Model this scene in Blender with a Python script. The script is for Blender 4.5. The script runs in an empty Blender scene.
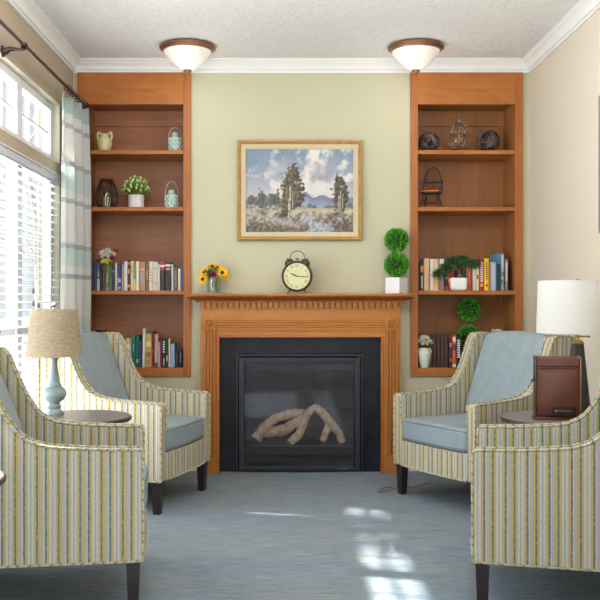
import bpy, bmesh, math, random
from mathutils import Vector, Matrix, noise
random.seed(7)
PI = math.pi
C = bpy.context.scene.collection
F = 892.5; EYE = 1.14; VX = 283.0; VY = 300.0
def X(px, y): return (px-VX)*y/F
def Z(py, y): return EYE-(py-VY)*y/F

# ------------------------------------------------------------------ materials
def s2l(c):
    c = c/255.0
    return c/12.92 if c <= 0.04045 else ((c+0.055)/1.055)**2.4
def rgb(r, g, b): return (s2l(r), s2l(g), s2l(b), 1)
class NT:
    def __init__(s, name):
        s.m = bpy.data.materials.new(name); s.m.use_nodes = True
        s.t = s.m.node_tree; s.b = s.t.nodes['Principled BSDF']; s.out = s.t.nodes['Material Output']
    def n(s, typ, **kw):
        nd = s.t.nodes.new(typ)
        for k, v in kw.items():
            if k.startswith('i_'): nd.inputs[k[2:].replace('_', ' ')].default_value = v
            else: setattr(nd, k, v)
        return nd
    def l(s, a, b): s.t.links.new(a, b)
    def coord(s, kind='Object', scale=(1, 1, 1), rot=(0, 0, 0)):
        tc = s.n('ShaderNodeTexCoord'); mp = s.n('ShaderNodeMapping')
        mp.inputs['Scale'].default_value = scale; mp.inputs['Rotation'].default_value = rot
        s.l(tc.outputs[kind], mp.inputs['Vector']); return mp.outputs['Vector']
    def noise(s, vec, scale, detail=3, rough=.5):
        nd = s.n('ShaderNodeTexNoise'); nd.inputs['Scale'].default_value = scale
        nd.inputs['Detail'].default_value = detail; nd.inputs['Roughness'].default_value = rough
        s.l(vec, nd.inputs['Vector']); return nd.outputs['Fac']
    def ramp(s, fac, stops, interp='LINEAR'):
        r = s.n('ShaderNodeValToRGB'); cr = r.color_ramp; cr.interpolation = interp
        while len(cr.elements) > 1: cr.elements.remove(cr.elements[-1])
        cr.elements[0].position = stops[0][0]; cr.elements[0].color = stops[0][1]
        for p, c in stops[1:]:
            e = cr.elements.new(p); e.color = c
        s.l(fac, r.inputs['Fac']); return r.outputs['Color']
    def mix(s, fac, a, b, mode='MIX'):
        m = s.n('ShaderNodeMix', data_type='RGBA', blend_type=mode)
        for inp, v in ((m.inputs[0], fac), (m.inputs[6], a), (m.inputs[7], b)):
            if isinstance(v, (int, float, tuple)): inp.default_value = v
            else: s.l(v, inp)
        return m.outputs[2]
    def bump(s, h, strength=.3, dist=.002):
        b = s.n('ShaderNodeBump'); b.inputs['Strength'].default_value = strength
        b.inputs['Distance'].default_value = dist; s.l(h, b.inputs['Height'])
        s.l(b.outputs['Normal'], s.b.inputs['Normal'])
    def set(s, col=None, rough=.5, metal=0, spec=None, **kw):
        if col is not None:
            if isinstance(col, tuple): s.b.inputs['Base Color'].default_value = col
            else: s.l(col, s.b.inputs['Base Color'])
        s.b.inputs['Roughness'].default_value = rough; s.b.inputs['Metallic'].default_value = metal
        if spec is not None: s.b.inputs['Specular IOR Level'].default_value = spec
        for k, v in kw.items(): s.b.inputs[k.replace('_', ' ')].default_value = v
        return s.m

def plain(name, col, rough=.5, metal=0, var=.08, scale=30, bump=0, spec=None, **kw):
    t = NT(name); v = t.coord('Object'); f = t.noise(v, scale)
    d = tuple(c*(1-var) for c in col[:3])+(1,); u = tuple(min(1, c*(1+var)) for c in col[:3])+(1,)
    c = t.ramp(f, [(.3, d), (.7, u)])
    if bump: t.bump(f, bump)
    return t.set(c, rough, metal, spec, **kw)

def wood(name, dark, mid, light, axis='Z', scale=1.0, rough=.35, spec=.4, along=1.0):
    t = NT(name)
    g_ = 1.6*along; sc = {'Z': (14, 14, g_), 'X': (g_, 14, 14), 'Y': (14, g_, 14)}[axis]
    v = t.coord('Object', tuple(a*scale for a in sc))
    a = t.noise(v, 2.2, 5, .6); b = t.noise(v, 9, 3, .6)
    f = t.mix(.35, a, b)
    blotch = t.noise(t.coord('Object'), 5, 3)
    c = t.ramp(f, [(.28, dark), (.5, mid), (.72, light)])
    c2 = t.mix(t.ramp(blotch, [(.4, (0, 0, 0, 1)), (.7, (.35, .35, .35, 1))]), c, dark)
    t.bump(b, .05, .0006)
    return t.set(c2, rough, 0, spec)

M = {}
M['wood_case_v'] = wood('cherry_wood_upright', rgb(148, 86, 40), rgb(170, 103, 52), rgb(184, 120, 66), 'Z', spec=.25)
M['wood_case_h'] = wood('cherry_wood_level', rgb(152, 90, 42), rgb(174, 108, 54), rgb(190, 126, 70), 'X', spec=.25)
M['wood_back'] = wood('cherry_back_panel', rgb(140, 88, 58), rgb(160, 104, 70), rgb(174, 118, 82), 'X', .8, .45)
M['wood_back_v'] = wood('cherry_back_panel_upright', rgb(132, 84, 44), rgb(154, 100, 54), rgb(168, 112, 62), 'Z', .8, .45)
M['mantel_v'] = wood('honey_wood_upright', rgb(176, 112, 54), rgb(188, 124, 64), rgb(196, 132, 70), 'Z', .7, along=.3, spec=.2)
M['mantel_h'] = wood('honey_wood_level', rgb(178, 114, 54), rgb(190, 126, 64), rgb(198, 134, 72), 'X', .7, along=.3, spec=.2)
M['mantel_dark'] = wood('mantel_shelf_wood', rgb(160, 92, 40), rgb(182, 108, 50), rgb(196, 124, 62), 'X', 1, .3, .3)

t = NT('sage_wall_paint'); f = t.noise(t.coord('Object'), 260, 3); t.bump(f, .12, .001)
M['sage'] = t.set(rgb(194, 190, 162), .75, 0, .25)
t = NT('beige_wall_paint'); f = t.noise(t.coord('Object'), 260, 3); t.bump(f, .12, .001)
M['beige'] = t.set(rgb(208, 197, 180), .75, 0, .25)
t = NT('taupe_wall_paint'); f = t.noise(t.coord('Object'), 260, 3); t.bump(f, .12, .001)
M['taupe'] = t.set(rgb(174, 160, 138), .75, 0, .25)
M['reveal'] = plain('window_reveal_paint', rgb(214, 204, 184), .6, var=.02)
t = NT('textured_ceiling'); v = t.coord('Object'); f = t.noise(v, 55, 5, .7); t.bump(f, .8, .008)
M['ceiling'] = t.set(t.ramp(f, [(.35, rgb(222, 220, 219)), (.65, rgb(240, 238, 237))]), .85, 0, .2)
M['trim'] = plain('white_trim_paint', rgb(232, 231, 229), .4, var=.01)
M['window_white'] = plain('window_vinyl_white', rgb(222, 224, 228), .35, var=.01)

t = NT('blue_grey_carpet')
v1 = t.coord('Object', (2.2, 26, 1)); v2 = t.coord('Object', (1, 3.0, 1)); v3 = t.coord('Object', (6, 60, 1))
a = t.noise(v1, 3.2, 5, .65); b = t.noise(v2, 1.7, 3); c3 = t.noise(v3, 6, 3, .7); g = t.noise(t.coord('Object'), 400, 2)
f = t.mix(.45, a, c3)
bl = t.ramp(f, [(.38, rgb(58, 80, 108)), (.49, rgb(100, 122, 146)), (.60, rgb(154, 168, 178))])
gr = t.ramp(f, [(.38, rgb(80, 94, 106)), (.49, rgb(118, 130, 138)), (.60, rgb(172, 174, 166))])
col = t.mix(t.ramp(b, [(.42, (0, 0, 0, 1)), (.6, (1, 1, 1, 1))]), bl, gr)
col = t.mix(.5, col, t.ramp(g, [(.35, rgb(84, 96, 110)), (.65, rgb(190, 198, 200))]))
t.bump(g, .6, .004); M['carpet'] = t.set(col, .95, 0, .1)

# striped upholstery: one repeat of the woven stripe
def stripe_mat(name, period=.0765):
    t = NT(name); tc = t.n('ShaderNodeTexCoord'); sp = t.n('ShaderNodeSeparateXYZ')
    t.l(tc.outputs['UV'], sp.inputs[0])
    w = t.noise(t.coord('UV', (30, 4, 1)), 6, 2)
    wob = t.n('ShaderNodeMath', operation='MULTIPLY_ADD'); t.l(w, wob.inputs[0]); wob.inputs[1].default_value = .0016; t.l(sp.outputs[0], wob.inputs[2])
    dv = t.n('ShaderNodeMath', operation='DIVIDE'); t.l(wob.outputs[0], dv.inputs[0]); dv.inputs[1].default_value = period
    fr = t.n('ShaderNodeMath', operation='FRACT'); t.l(dv.outputs[0], fr.inputs[0])
    W = rgb(192, 190, 182); W2 = rgb(172, 166, 154); Yl = rgb(190, 166, 86); D = rgb(90, 106, 114); G = rgb(146, 156, 160)
    c = t.ramp(fr.outputs[0], [(0, D), (.075, W), (.14, W2), (.27, Yl), (.385, D), (.475, Yl), (.575, W), (.685, G), (.745, W), (.86, Yl), (.975, D)], 'CONSTANT')
    # broken yarns in the dark lines
    br = t.noise(t.coord('UV', (60, 22, 1)), 3, 3, .7)
    c = t.mix(t.ramp(br, [(.47, (0, 0, 0, 1)), (.62, (.6, .6, .6, 1))]), c, W2)
    fine = t.noise(t.coord('UV', (700, 700, 1)), 1, 2)
    c = t.mix(.5, c, t.ramp(fine, [(.3, (.52, .52, .52, 1)), (.7, (.9, .9, .9, 1))]), 'SOFT_LIGHT')
    t.bump(fine, .3, .001)
    return t.set(c, .85, 0, .2)
M['stripe'] = stripe_mat('striped_upholstery')
t = NT('blue_grey_vinyl'); f = t.noise(t.coord('Object'), 14, 4, .6); f2 = t.noise(t.coord('Object'), 300, 2)
t.bump(f2, .1, .001)
M['vinyl'] = t.set(t.ramp(f, [(.3, rgb(140, 154, 160)), (.7, rgb(152, 166, 172))]), .42, 0, .4)
M['vinyl_edge'] = plain('blue_grey_vinyl_seam', rgb(96, 112, 120), .5)
M['espresso'] = plain('espresso_wood', rgb(44, 32, 32), .35, var=.2)
M['bronze'] = plain('brushed_bronze', rgb(138, 100, 78), .35, .75, scale=8)
M['rod'] = plain('dark_bronze_rod', rgb(86, 72, 68), .22, .85)
t = NT('alabaster_glass'); f = t.noise(t.coord('Object'), 9, 4)
t.set(t.ramp(f, [(.3, rgb(232, 228, 218)), (.7, rgb(250, 248, 242))]), .2, 0, .5)
t.b.inputs['Emission Color'].default_value = (1, .96, .88, 1); t.b.inputs['Emission Strength'].default_value = .1
M['alabaster'] = t.m
def clear_glass(name, tint=(1, 1, 1, 1), refl=.08, rough=.02):
    t = NT(name); tr = t.n('ShaderNodeBsdfTransparent'); tr.inputs[0].default_value = tint
    gl = t.n('ShaderNodeBsdfGlossy'); gl.inputs['Roughness'].default_value = rough
    fr = t.n('ShaderNodeLayerWeight'); fr.inputs[0].default_value = .3
    ad = t.n('ShaderNodeMath', operation='MULTIPLY_ADD'); t.l(fr.outputs['Facing'], ad.inputs[0]); ad.inputs[1].default_value = .25; ad.inputs[2].default_value = refl
    mx = t.n('ShaderNodeMixShader'); t.l(ad.outputs[0], mx.inputs[0]); t.l(tr.outputs[0], mx.inputs[1]); t.l(gl.outputs[0], mx.inputs[2])
    t.l(mx.outputs[0], t.out.inputs['Surface']); return t.m
M['pane'] = clear_glass('window_glass', (.96, .98, .98, 1), .03)
M['vase_glass'] = clear_glass('vase_glass', (.96, .98, .97, 1), .06)
# fireplace glass: slightly dusty, mirrors the room a little
t = NT('dusty_fire_glass'); tr = t.n('ShaderNodeBsdfTransparent'); tr.inputs[0].default_value = (.85, .85, .87, 1)
gl = t.n('ShaderNodeBsdfGlossy'); gl.inputs['Roughness'].default_value = .04; gl.inputs[0].default_value = (.9, .9, .95, 1)
df = t.n('ShaderNodeBsdfDiffuse'); df.inputs[0].default_value = rgb(150, 148, 152)
m1 = t.n('ShaderNodeMixShader'); m1.inputs[0].default_value = .03; t.l(tr.outputs[0], m1.inputs[1]); t.l(gl.outputs[0], m1.inputs[2])
nz = t.noise(t.coord('Object', (4, 4, 5)), 1.6, 4, .6)
dd = t.ramp(nz, [(.35, (.02, .02, .02, 1)), (.7, (.10, .10, .10, 1))])
m2 = t.n('ShaderNodeMixShader'); t.l(dd, m2.inputs[0]); t.l(m1.outputs[0], m2.inputs[1]); t.l(df.outputs[0], m2.inputs[2])
t.l(m2.outputs[0], t.out.inputs['Surface']); M['fire_glass'] = t.m
M['black_stone'] = plain('black_slate', rgb(34, 37, 43), .3, var=.35, scale=6, spec=.16)
M['black_metal'] = plain('black_metal', rgb(34, 35, 38), .38, .3)
M['grey_metal'] = plain('charcoal_metal', rgb(50, 52, 60), .4, .5)
M['firebox'] = plain('firebox_lining', rgb(44, 41, 42), .85, var=.3, scale=12)
M['brick'] = plain('firebox_panel', rgb(64, 60, 60), .9, var=.25, scale=25, bump=.4)
t = NT('ceramic_log'); f = t.noise(t.coord('Object', (3, 3, 3)), 8, 5, .7); t.bump(f, .8, .01)
M['log'] = t.set(t.ramp(f, [(.3, rgb(150, 122, 92)), (.5, rgb(226, 198, 160)), (.7, rgb(244, 224, 194))]), .9)
M['ember'] = plain('gravel_bed', rgb(60, 54, 50), .95, var=.6, scale=90, bump=.8)
M['gilt'] = plain('gilt_frame', rgb(168, 130, 74), .4, .35, var=.15, scale=20)
M['linen_mat'] = plain('cream_liner', rgb(200, 184, 150), .8, var=.05, scale=80)
M['canvas_back'] = plain('frame_backing', rgb(120, 100, 76), .9)

def curtain_mat():
    t = NT('plaid_curtain_cloth'); tc = t.n('ShaderNodeTexCoord'); sp = t.n('ShaderNodeSeparateXYZ'); t.l(tc.outputs['UV'], sp.inputs[0])
    mr = t.n('ShaderNodeMapRange'); mr.inputs[1].default_value = 0; mr.inputs[2].default_value = 2.5
    t.l(sp.outputs[1], mr.inputs[0])
    Wt = rgb(236, 236, 232); A = rgb(220, 230, 227); A2 = rgb(196, 212, 207); G = rgb(196, 199, 205)
    def z(v): return v/2.5
    # heights of the bands (metres above the floor)
    c = t.ramp(mr.outputs[0], [(0, Wt), (z(.52), G), (z(.55), A), (z(.72), Wt), (z(.94), A), (z(1.03), Wt), (z(1.265), G), (z(1.29), Wt), (z(1.345), A), (z(1.455), G), (z(1.482), Wt),
                               (z(1.725), G), (z(1.752), Wt), (z(1.80), A), (z(1.95), G), (z(1.975), Wt), (z(2.185), G), (z(2.212), Wt), (z(2.27), A2)], 'CONSTANT')
    fr = t.n('ShaderNodeMath', operation='FRACT'); dv = t.n('ShaderNodeMath', operation='MULTIPLY'); t.l(sp.outputs[0], dv.inputs[0]); dv.inputs[1].default_value = 1/.34
    t.l(dv.outputs[0], fr.inputs[0])
    vs = t.ramp(fr.outputs[0], [(0, (1, 1, 1, 1)), (.07, (0, 0, 0, 1))], 'CONSTANT')
    vf = t.mix(.4, (0, 0, 0, 1), vs)
    c = t.mix(vf, c, G)
    wv = t.noise(t.coord('UV', (500, 500, 1)), 1, 2); t.bump(wv, .2, .0006)
    t.set(c, .9, 0, .1)
    tl = t.n('ShaderNodeBsdfTranslucent'); t.l(c, tl.inputs[0])
    mx = t.n('ShaderNodeMixShader'); mx.inputs[0].default_value = .5
    t.l(t.b.outputs[0], mx.inputs[1]); t.l(tl.outputs[0], mx.inputs[2]); t.l(mx.outputs[0], t.out.inputs['Surface'])
    return t.m
M['curtain'] = curtain_mat()
def shade_mat(name, c1, c2, scale, trans=.35):
    t = NT(name); a = t.noise(t.coord('Object', (1, 1, 12)), scale, 3, .7); b = t.noise(t.coord('Object', (12, 12, 1)), scale, 3, .7)
    f = t.mix(.5, a, b); c = t.ramp(f, [(.38, c1), (.62, c2)]); t.set(c, .9, 0, .1)
    tl = t.n('ShaderNodeBsdfTranslucent'); t.l(c, tl.inputs[0]); mx = t.n('ShaderNodeMixShader'); mx.inputs[0].default_value = trans
    t.l(t.b.outputs[0], mx.inputs[1]); t.l(tl.outputs[0], mx.inputs[2]); t.l(mx.outputs[0], t.out.inputs['Surface']); return t.m
M['burlap'] = shade_mat('tan_linen_shade', rgb(164, 148, 124), rgb(202, 186, 160), 26)
M['white_shade'] = shade_mat('white_linen_shade', rgb(232, 230, 224), rgb(242, 241, 237), 40)
M['teal_ceramic'] = plain('grey_teal_ceramic', rgb(132, 150, 152), .3, var=.04)
M['chrome'] = plain('polished_chrome', rgb(200, 200, 205), .15, 1)
M['brass'] = plain('antique_brass', rgb(176, 142, 84), .3, .9)
M['charcoal'] = plain('charcoal_lamp_body', rgb(58, 58, 60), .4, var=.08)
M['table_top'] = plain('grey_brown_table_top', rgb(118, 108, 107), .35, var=.12, scale=18)
M['leather'] = plain('brown_leather', rgb(98, 54, 42), .38, var=.22, scale=14, spec=.5)
M['leather_edge'] = plain('worn_leather_edge', rgb(150, 118, 88), .6, var=.2)
M['leather_dark'] = plain('dark_leather', rgb(66, 44, 38), .45, var=.2)
M['white_ceramic'] = plain('white_ceramic', rgb(236, 236, 234), .3, var=.02)
M['pot_speckle'] = plain('white_ribbed_pot', rgb(226, 224, 222), .6, var=.12, scale=90, bump=.4)
M['pot_metal'] = plain('white_satin_cube', rgb(222, 220, 220), .4, var=.03)
M['pot_side'] = plain('grey_satin_cube_side', rgb(176, 170, 166), .5, var=.05)
M['green_a'] = plain('boxwood_leaf', rgb(88, 168, 44), .5, var=.35, scale=60)
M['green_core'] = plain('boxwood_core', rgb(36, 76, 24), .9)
M['green_b'] = plain('pale_green_leaf', rgb(140, 178, 66), .5, var=.25, scale=60)
M['green_tip'] = plain('cream_bud', rgb(228, 228, 190), .6)
M['green_pine'] = plain('pine_needles', rgb(44, 96, 44), .7, var=.4, scale=60)
M['stem_green'] = plain('flower_stem', rgb(92, 130, 60), .6)
M['bark'] = plain('brown_bark', rgb(104, 70, 48), .9, var=.3, scale=40, bump=.5)
M['celadon'] = plain('celadon_glaze', rgb(206, 206, 154), .3, var=.12, scale=40)
M['mint'] = plain('mint_ceramic', rgb(160, 192, 180), .35, var=.06)
M['mint_lattice'] = plain('pale_lattice', rgb(222, 228, 214), .4)
M['mint_dark'] = plain('dark_teal_glass', rgb(66, 120, 112), .3)
M['wire'] = plain('pale_wire', rgb(176, 178, 160), .35, .6)
M['iron'] = plain('dark_iron', rgb(46, 36, 36), .5, .3)
M['twig'] = plain('dark_twig', rgb(84, 72, 70), .3, var=.5, scale=50)
M['candle'] = plain('cream_candle', rgb(228, 208, 150), .5)
M['silver'] = plain('tarnished_silver', rgb(176, 162, 150), .3, .85, var=.25, scale=60)
M['gold_liner'] = plain('gold_stem', rgb(150, 118, 84), .4, .8)
M['chair_black'] = plain('black_lacquer', rgb(32, 28, 28), .35)
M['chair_seat'] = plain('orange_wood_seat', rgb(196, 104, 42), .4)
M['clock_dark'] = plain('dark_pewter', rgb(96, 82, 76), .32, .8, scale=20)
M['clock_face'] = plain('cream_clock_face', rgb(210, 206, 156), .5, var=.06, scale=12)
M['clock_ink'] = plain('clock_ink', rgb(50, 46, 36), .6)
M['ink_soft'] = plain('faded_numeral_ink', rgb(110, 112, 84), .6)
M['petal_y'] = plain('yellow_petal', rgb(246, 184, 20), .6, var=.15, scale=60)
M['petal_w'] = plain('white_petal', rgb(240, 234, 230), .6)
M['petal_p'] = plain('magenta_petal', rgb(176, 20, 120), .6, var=.2)
M['petal_r'] = plain('crimson_petal', rgb(176, 20, 50), .6)
M['petal_ly'] = plain('lemon_petal', rgb(240, 224, 110), .6)
M['petal_c'] = plain('dark_flower_centre', rgb(62, 34, 24), .8)
M['cream_flower'] = plain('cream_flower', rgb(230, 226, 206), .7)
M['celadon_white'] = plain('celadon_white', rgb(206, 212, 196), .25)
M['pages'] = plain('book_pages', rgb(222, 212, 188), .8)
M['red_cord'] = plain('red_cord', rgb(150, 88, 104), .6)
M['blind'] = plain('white_blind_slat', rgb(222, 223, 226), .45, var=.01)
M['valance'] = plain('blind_valance', rgb(196, 198, 204), .45, var=.02)
M['tassel'] = plain('grey_tassel', rgb(96, 98, 106), .5)
M['outdoor_ground'] = plain('outdoor_paving', rgb(190, 190, 184), .9, var=.1, scale=1)
M['tree_bark'] = plain('tree_bark', rgb(176, 172, 170), .9)
M['tree_leaf'] = plain('tree_leaf', rgb(110, 132, 90), .7)

# ------------------------------------------------------------------ geometry
class MB:
    def __init__(s): s.bm = bmesh.new(); s.uv = s.bm.loops.layers.uv.new('UVMap')
    def _add(s, verts, faces, mat=None):
        vs = [s.bm.verts.new(mat @ Vector(v) if mat else Vector(v)) for v in verts]
        for f in faces:
            try: s.bm.faces.new([vs[i] for i in f])
            except ValueError: pass
        return vs
    def box(s, x0, x1, y0, y1, z0, z1, mat=None):
        v = [(x, y, z) for x in (x0, x1) for y in (y0, y1) for z in (z0, z1)]
        s._add(v, [(0, 1, 3, 2), (4, 6, 7, 5), (0, 4, 5, 1), (2, 3, 7, 6), (0, 2, 6, 4), (1, 5, 7, 3)], mat); return s
    def lathe(s, prof, seg=32, c=(0, 0, 0), mat=None, caps=True):
        v = []; f = []; n = len(prof)
        for r, z in prof:
            for k in range(seg):
                a = 2*PI*k/seg; v.append((c[0]+r*math.cos(a), c[1]+r*math.sin(a), c[2]+z))
        for i in range(n-1):
            for k in range(seg):
                k2 = (k+1) % seg; f.append((i*seg+k, i*seg+k2, (i+1)*seg+k2, (i+1)*seg+k))
        if caps: f.append(tuple(reversed(range(seg)))); f.append(tuple((n-1)*seg+k for k in range(seg)))
        s._add(v, f, mat); return s
    def tube(s, pts, r, seg=8, closed=False, cap=True, mat=None, uvscale=None):
        pts = [Vector(p) for p in pts]; n = len(pts); rs = r if isinstance(r, (list, tuple)) else [r]*n
        v = []; f = []; up = Vector((0, 0, 1)); prev = None; L = [0]
        for i in range(1, n): L.append(L[-1]+(pts[i]-pts[i-1]).length)
        for i, p in enumerate(pts):
            if closed: d = pts[(i+1) % n]-pts[i-1]
            else: d = pts[min(i+1, n-1)]-pts[max(i-1, 0)]
            d.normalize()
            if prev is None:
                a = d.cross(up)
                if a.length < .1: a = d.cross(Vector((1, 0, 0)))
            else:
                a = prev-d*prev.dot(d)
                if a.length < 1e-4: a = d.cross(up)
            a.normalize(); prev = a; b = d.cross(a)
            for k in range(seg):
                t = 2*PI*k/seg; v.append(p+(a*math.cos(t)+b*math.sin(t))*rs[i])
        m = n if closed else n-1
        for i in range(m):
            j = (i+1) % n
            for k in range(seg):
                k2 = (k+1) % seg; f.append((i*seg+k, i*seg+k2, j*seg+k2, j*seg+k))
        if cap and not closed: f.append(tuple(reversed(range(seg)))); f.append(tuple((n-1)*seg+k for k in range(seg)))
        vs = s._add(v, f, mat)
        if uvscale is not None:
            idx = {vv: i for i, vv in enumerate(vs)}
            for vv in vs:
                for lp in vv.link_loops: lp[s.uv].uv = (L[idx[vv]//seg]*uvscale+.02*((idx[vv] % seg)/seg), 0)
        return s
    def sphere(s, c, r, sub=2, scale=(1, 1, 1), mat=None):
        m = Matrix.Translation(c) @ Matrix.Diagonal((r*scale[0], r*scale[1], r*scale[2], 1))
        if mat: m = mat @ m
        bmesh.ops.create_icosphere(s.bm, subdivisions=sub, radius=1, matrix=m); return s
    def prism(s, poly, a0, a1, axis='X', mat=None):
        """poly in the plane across the axis; X -> (y,z), Y -> (x,z), Z -> (x,y)"""
        def pt(u, w, a): return {'X': (a, u, w), 'Y': (u, a, w), 'Z': (u, w, a)}[axis]
        n = len(poly); v = [pt(u, w, a0) for u, w in poly]+[pt(u, w, a1) for u, w in poly]
        f = [tuple(range(n)), tuple(reversed(range(n, 2*n)))]+[(i, n+i, n+(i+1) % n, (i+1) % n) for i in range(n)]
        s._add(v, f, mat); return s
    def softbox(s, hx, hy, hz, r, crown=0, n=14, mat=None, shape=None):
        grid = {}; verts = []; faces = []
        def vert(p):
            k = tuple(round(q, 5) for q in p)
            if k in grid: return grid[k]
            P = Vector((p[0]*hx, p[1]*hy, p[2]*hz)); I = Vector((max(-(hx-r), min(hx-r, P.x)), max(-(hy-r), min(hy-r, P.y)), max(-(hz-r), min(hz-r, P.z))))
            d = P-I
            if d.length > 1e-9: P = I+d.normalized()*r
            b = (1-p[0]**2)*(1-p[1]**2)
            if crown: P.z += crown*b*(1 if p[2] > 0 else -.3)*abs(p[2])
            if shape: P = shape(P, p)
            grid[k] = len(verts); verts.append(P); return grid[k]
        def tt(i):
            u = -1+2*i/n; return math.sin(u*PI/2)*.5+u*.5
        for ax in range(3):
            for sg in (-1, 1):
                for i in range(n):
                    for j in range(n):
                        q = []
                        for a, b in ((i, j), (i+1, j), (i+1, j+1), (i, j+1)):
                            p = [0, 0, 0]; p[ax] = sg; p[(ax+1) % 3] = tt(a); p[(ax+2) % 3] = tt(b); q.append(vert(p))
                        faces.append(q if sg > 0 else q[::-1])
        s._add(verts, faces, mat); return s
    def leaf(s, p, d, n, L, w):
        """small folded leaf at p pointing along d"""
        d = Vector(d).normalized(); a = d.cross(Vector(n))
        if a.length < 1e-3: a = d.orthogonal()
        a.normalize(); up = a.cross(d); p = Vector(p)
        s._add([p, p+d*L*.5+a*w*.5+up*w*.18, p+d*L, p+d*L*.5-a*w*.5+up*w*.18, p+d*L*.5], [(0, 1, 4), (1, 2, 4), (0, 4, 3), (4, 2, 3)]); return s
    def build(s, name, mat, parent=None, bevel=0, smooth=40, seg=2, uv=None):
        bmesh.ops.recalc_face_normals(s.bm, faces=s.bm.faces)
        if uv:
            for f in s.bm.faces:
                for lp in f.loops: lp[s.uv].uv = uv(lp.vert.co, f.normal)
        me = bpy.data.meshes.new(name); s.bm.to_mesh(me); s.bm.free()
        me.materials.append(mat)
        if smooth:
            for p in me.polygons: p.use_smooth = True
            me.set_sharp_from_angle(angle=math.radians(smooth))
        o = bpy.data.objects.new(name, me); C.objects.link(o)
        if parent: o.parent = parent
        if bevel:
            b = o.modifiers.new('bevel', 'BEVEL'); b.width = bevel; b.segments = seg; b.limit_method = 'ANGLE'; b.angle_limit = math.radians(35)
            b.harden_normals = False
        return o
def tag(o, label=None, cat=None, group=None, kind=None):
    if label: o['label'] = label
    if cat: o['category'] = cat
    if group: o['group'] = group
    if kind: o['kind'] = kind
    return o
def thing(name, label, cat, loc=(0, 0, 0), rz=0, group=None):
    o = bpy.data.objects.new(name, None); C.objects.link(o); o.location = loc; o.rotation_euler = (0, 0, rz)
    o.empty_display_size = .05
    return tag(o, label, cat, group)
def copy_tree(o, parent=None):
    kids = list(o.children)
    c = o.copy(); C.objects.link(c)
    if parent: c.parent = parent
    for ch in kids: copy_tree(ch, c)
    return c
def struct(mb, name, mat, parent=None, **kw):
    o = mb.build(name, mat, parent, **kw)
    if not parent: o['kind'] = 'structure'
    return o

# ------------------------------------------------------------------ room shell
XL, XR, YB, H, YR = -1.40, 1.648, 5.95, 2.736, -4.0
TH = .36
struct(MB().box(XL-.12, XR+.12, YR, YB+TH, -.1, 0), 'floor', M['carpet'], smooth=0)
struct(MB().box(XL-.12, XR+.12, YR, YB+TH, H, H+.1), 'ceiling', M['ceiling'], smooth=0)
# back wall with two bookcase niches and the firebox opening
LX0, LX1 = -1.367, -.613
RX0, RX1 = .847, 1.593
BZ0, BZ1 = .633, 2.653
FX0, FX1 = -.320, .540
w = MB()
g = .01
w.box(XL-.12, LX0+g, YB, YB+TH, 0, H); w.box(RX1-g, XR+.3, YB, YB+TH, 0, H)
w.box(LX0+g, LX1-g, YB, YB+TH, 0, BZ0+g); w.box(RX0+g, RX1-g, YB, YB+TH, 0, BZ0+g)
w.box(LX0+g, LX1-g, YB, YB+TH, BZ1-.02, H); w.box(RX0+g, RX1-g, YB, YB+TH, BZ1-.02, H)
w.box(LX1-g, FX0, YB, YB+TH, 0, H); w.box(FX1, RX0+g, YB, YB+TH, 0, H); w.box(FX0, FX1, YB, YB+TH, .80, H)
w.box(XL-.12, XR+.3, YB+TH, YB+TH+.3, 0, H)
struct(w, 'wall_back', M['sage'], smooth=0)
w = MB(); w.box(XR, XR+.12, YR, YB, 0, H); struct(w, 'wall_right', M['beige'], smooth=0)
# left wall with upper and lower window openings
WT = .12; UZ0, UZ1 = 1.99, 2.365; DZ0, DZ1 = .45, 1.925; WY0, WY1 = 1.2, 5.59
w = MB()
for (a, b, c, d) in ((YR, WY0, 0, H), (WY1, YB, 0, H), (WY0, WY1, 0, DZ0), (WY0, WY1, DZ1, UZ0), (WY0, WY1, UZ1, H)):
    w.box(XL-WT, XL, a, b, c, d)
struct(w, 'wall_left', M['taupe'], smooth=0)
# rear wall behind the camera, its wide opening added to let fill light in
w = MB(); w.box(XL-.3, XR+.3, YR-.1, YR, 2.45, H); w.box(XL-.3, XL+.15, YR-.1, YR, 0, 2.45); w.box(XR-.15, XR+.3, YR-.1, YR, 0, 2.45)
struct(w, 'wall_rear', M['beige'], smooth=0)
# painted lining of the window recesses
w = MB(); e = .004
for z0, z1 in ((UZ0, UZ1), (DZ0, DZ1)):
    w.box(XL-.075, XL+.001, WY0, WY1, z1-e, z1+.0); w.box(XL-.075, XL+.001, WY0, WY1, z0, z0+e); w.box(XL-.075, XL+.001, WY1-e, WY1, z0, z1)
struct(w, 'trim_1', M['reveal'], smooth=0)
# crown moulding, mitred at the corners
def crown(name, p0, p1, inward, m0, m1):
    prof = [(0, 0), (.014, 0), (.016, .012), (.008, .015), (.008, .019), (.020, .021), (.021, .026), (.026, .036), (.036, .048), (.048, .056), (.050, .056), (.050, .061), (.058, .062), (.060, .068), (.056, .070), (.066, .073), (.066, .084), (0, .084)]
    p0 = Vector(p0); p1 = Vector(p1); d = (p1-p0).normalized(); n = Vector(inward); z0 = H-.084
    v = []; k = len(prof)
    for P, m, sgn in ((p0, m0, 1), (p1, m1, -1)):
        for a, b in prof: v.append(P+n*a+d*(a*m*sgn)+Vector((0, 0, z0+b)))
    f = [tuple(range(k)), tuple(reversed(range(k, 2*k)))]+[(i, k+i, k+(i+1) % k, (i+1) % k) for i in range(k)]
    mb = MB(); mb._add(v, f); return struct(mb, name, M['trim'], smooth=25)
crown('trim_2', (XL, YB, 0), (XR, YB, 0), (0, -1, 0), 1, 1)
crown('trim_3', (XL, YR, 0), (XL, YB, 0), (1, 0, 0), 0, 1)
crown('trim_4', (XR, YR, 0), (XR, YB, 0), (-1, 0, 0), 0, 1)
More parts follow.
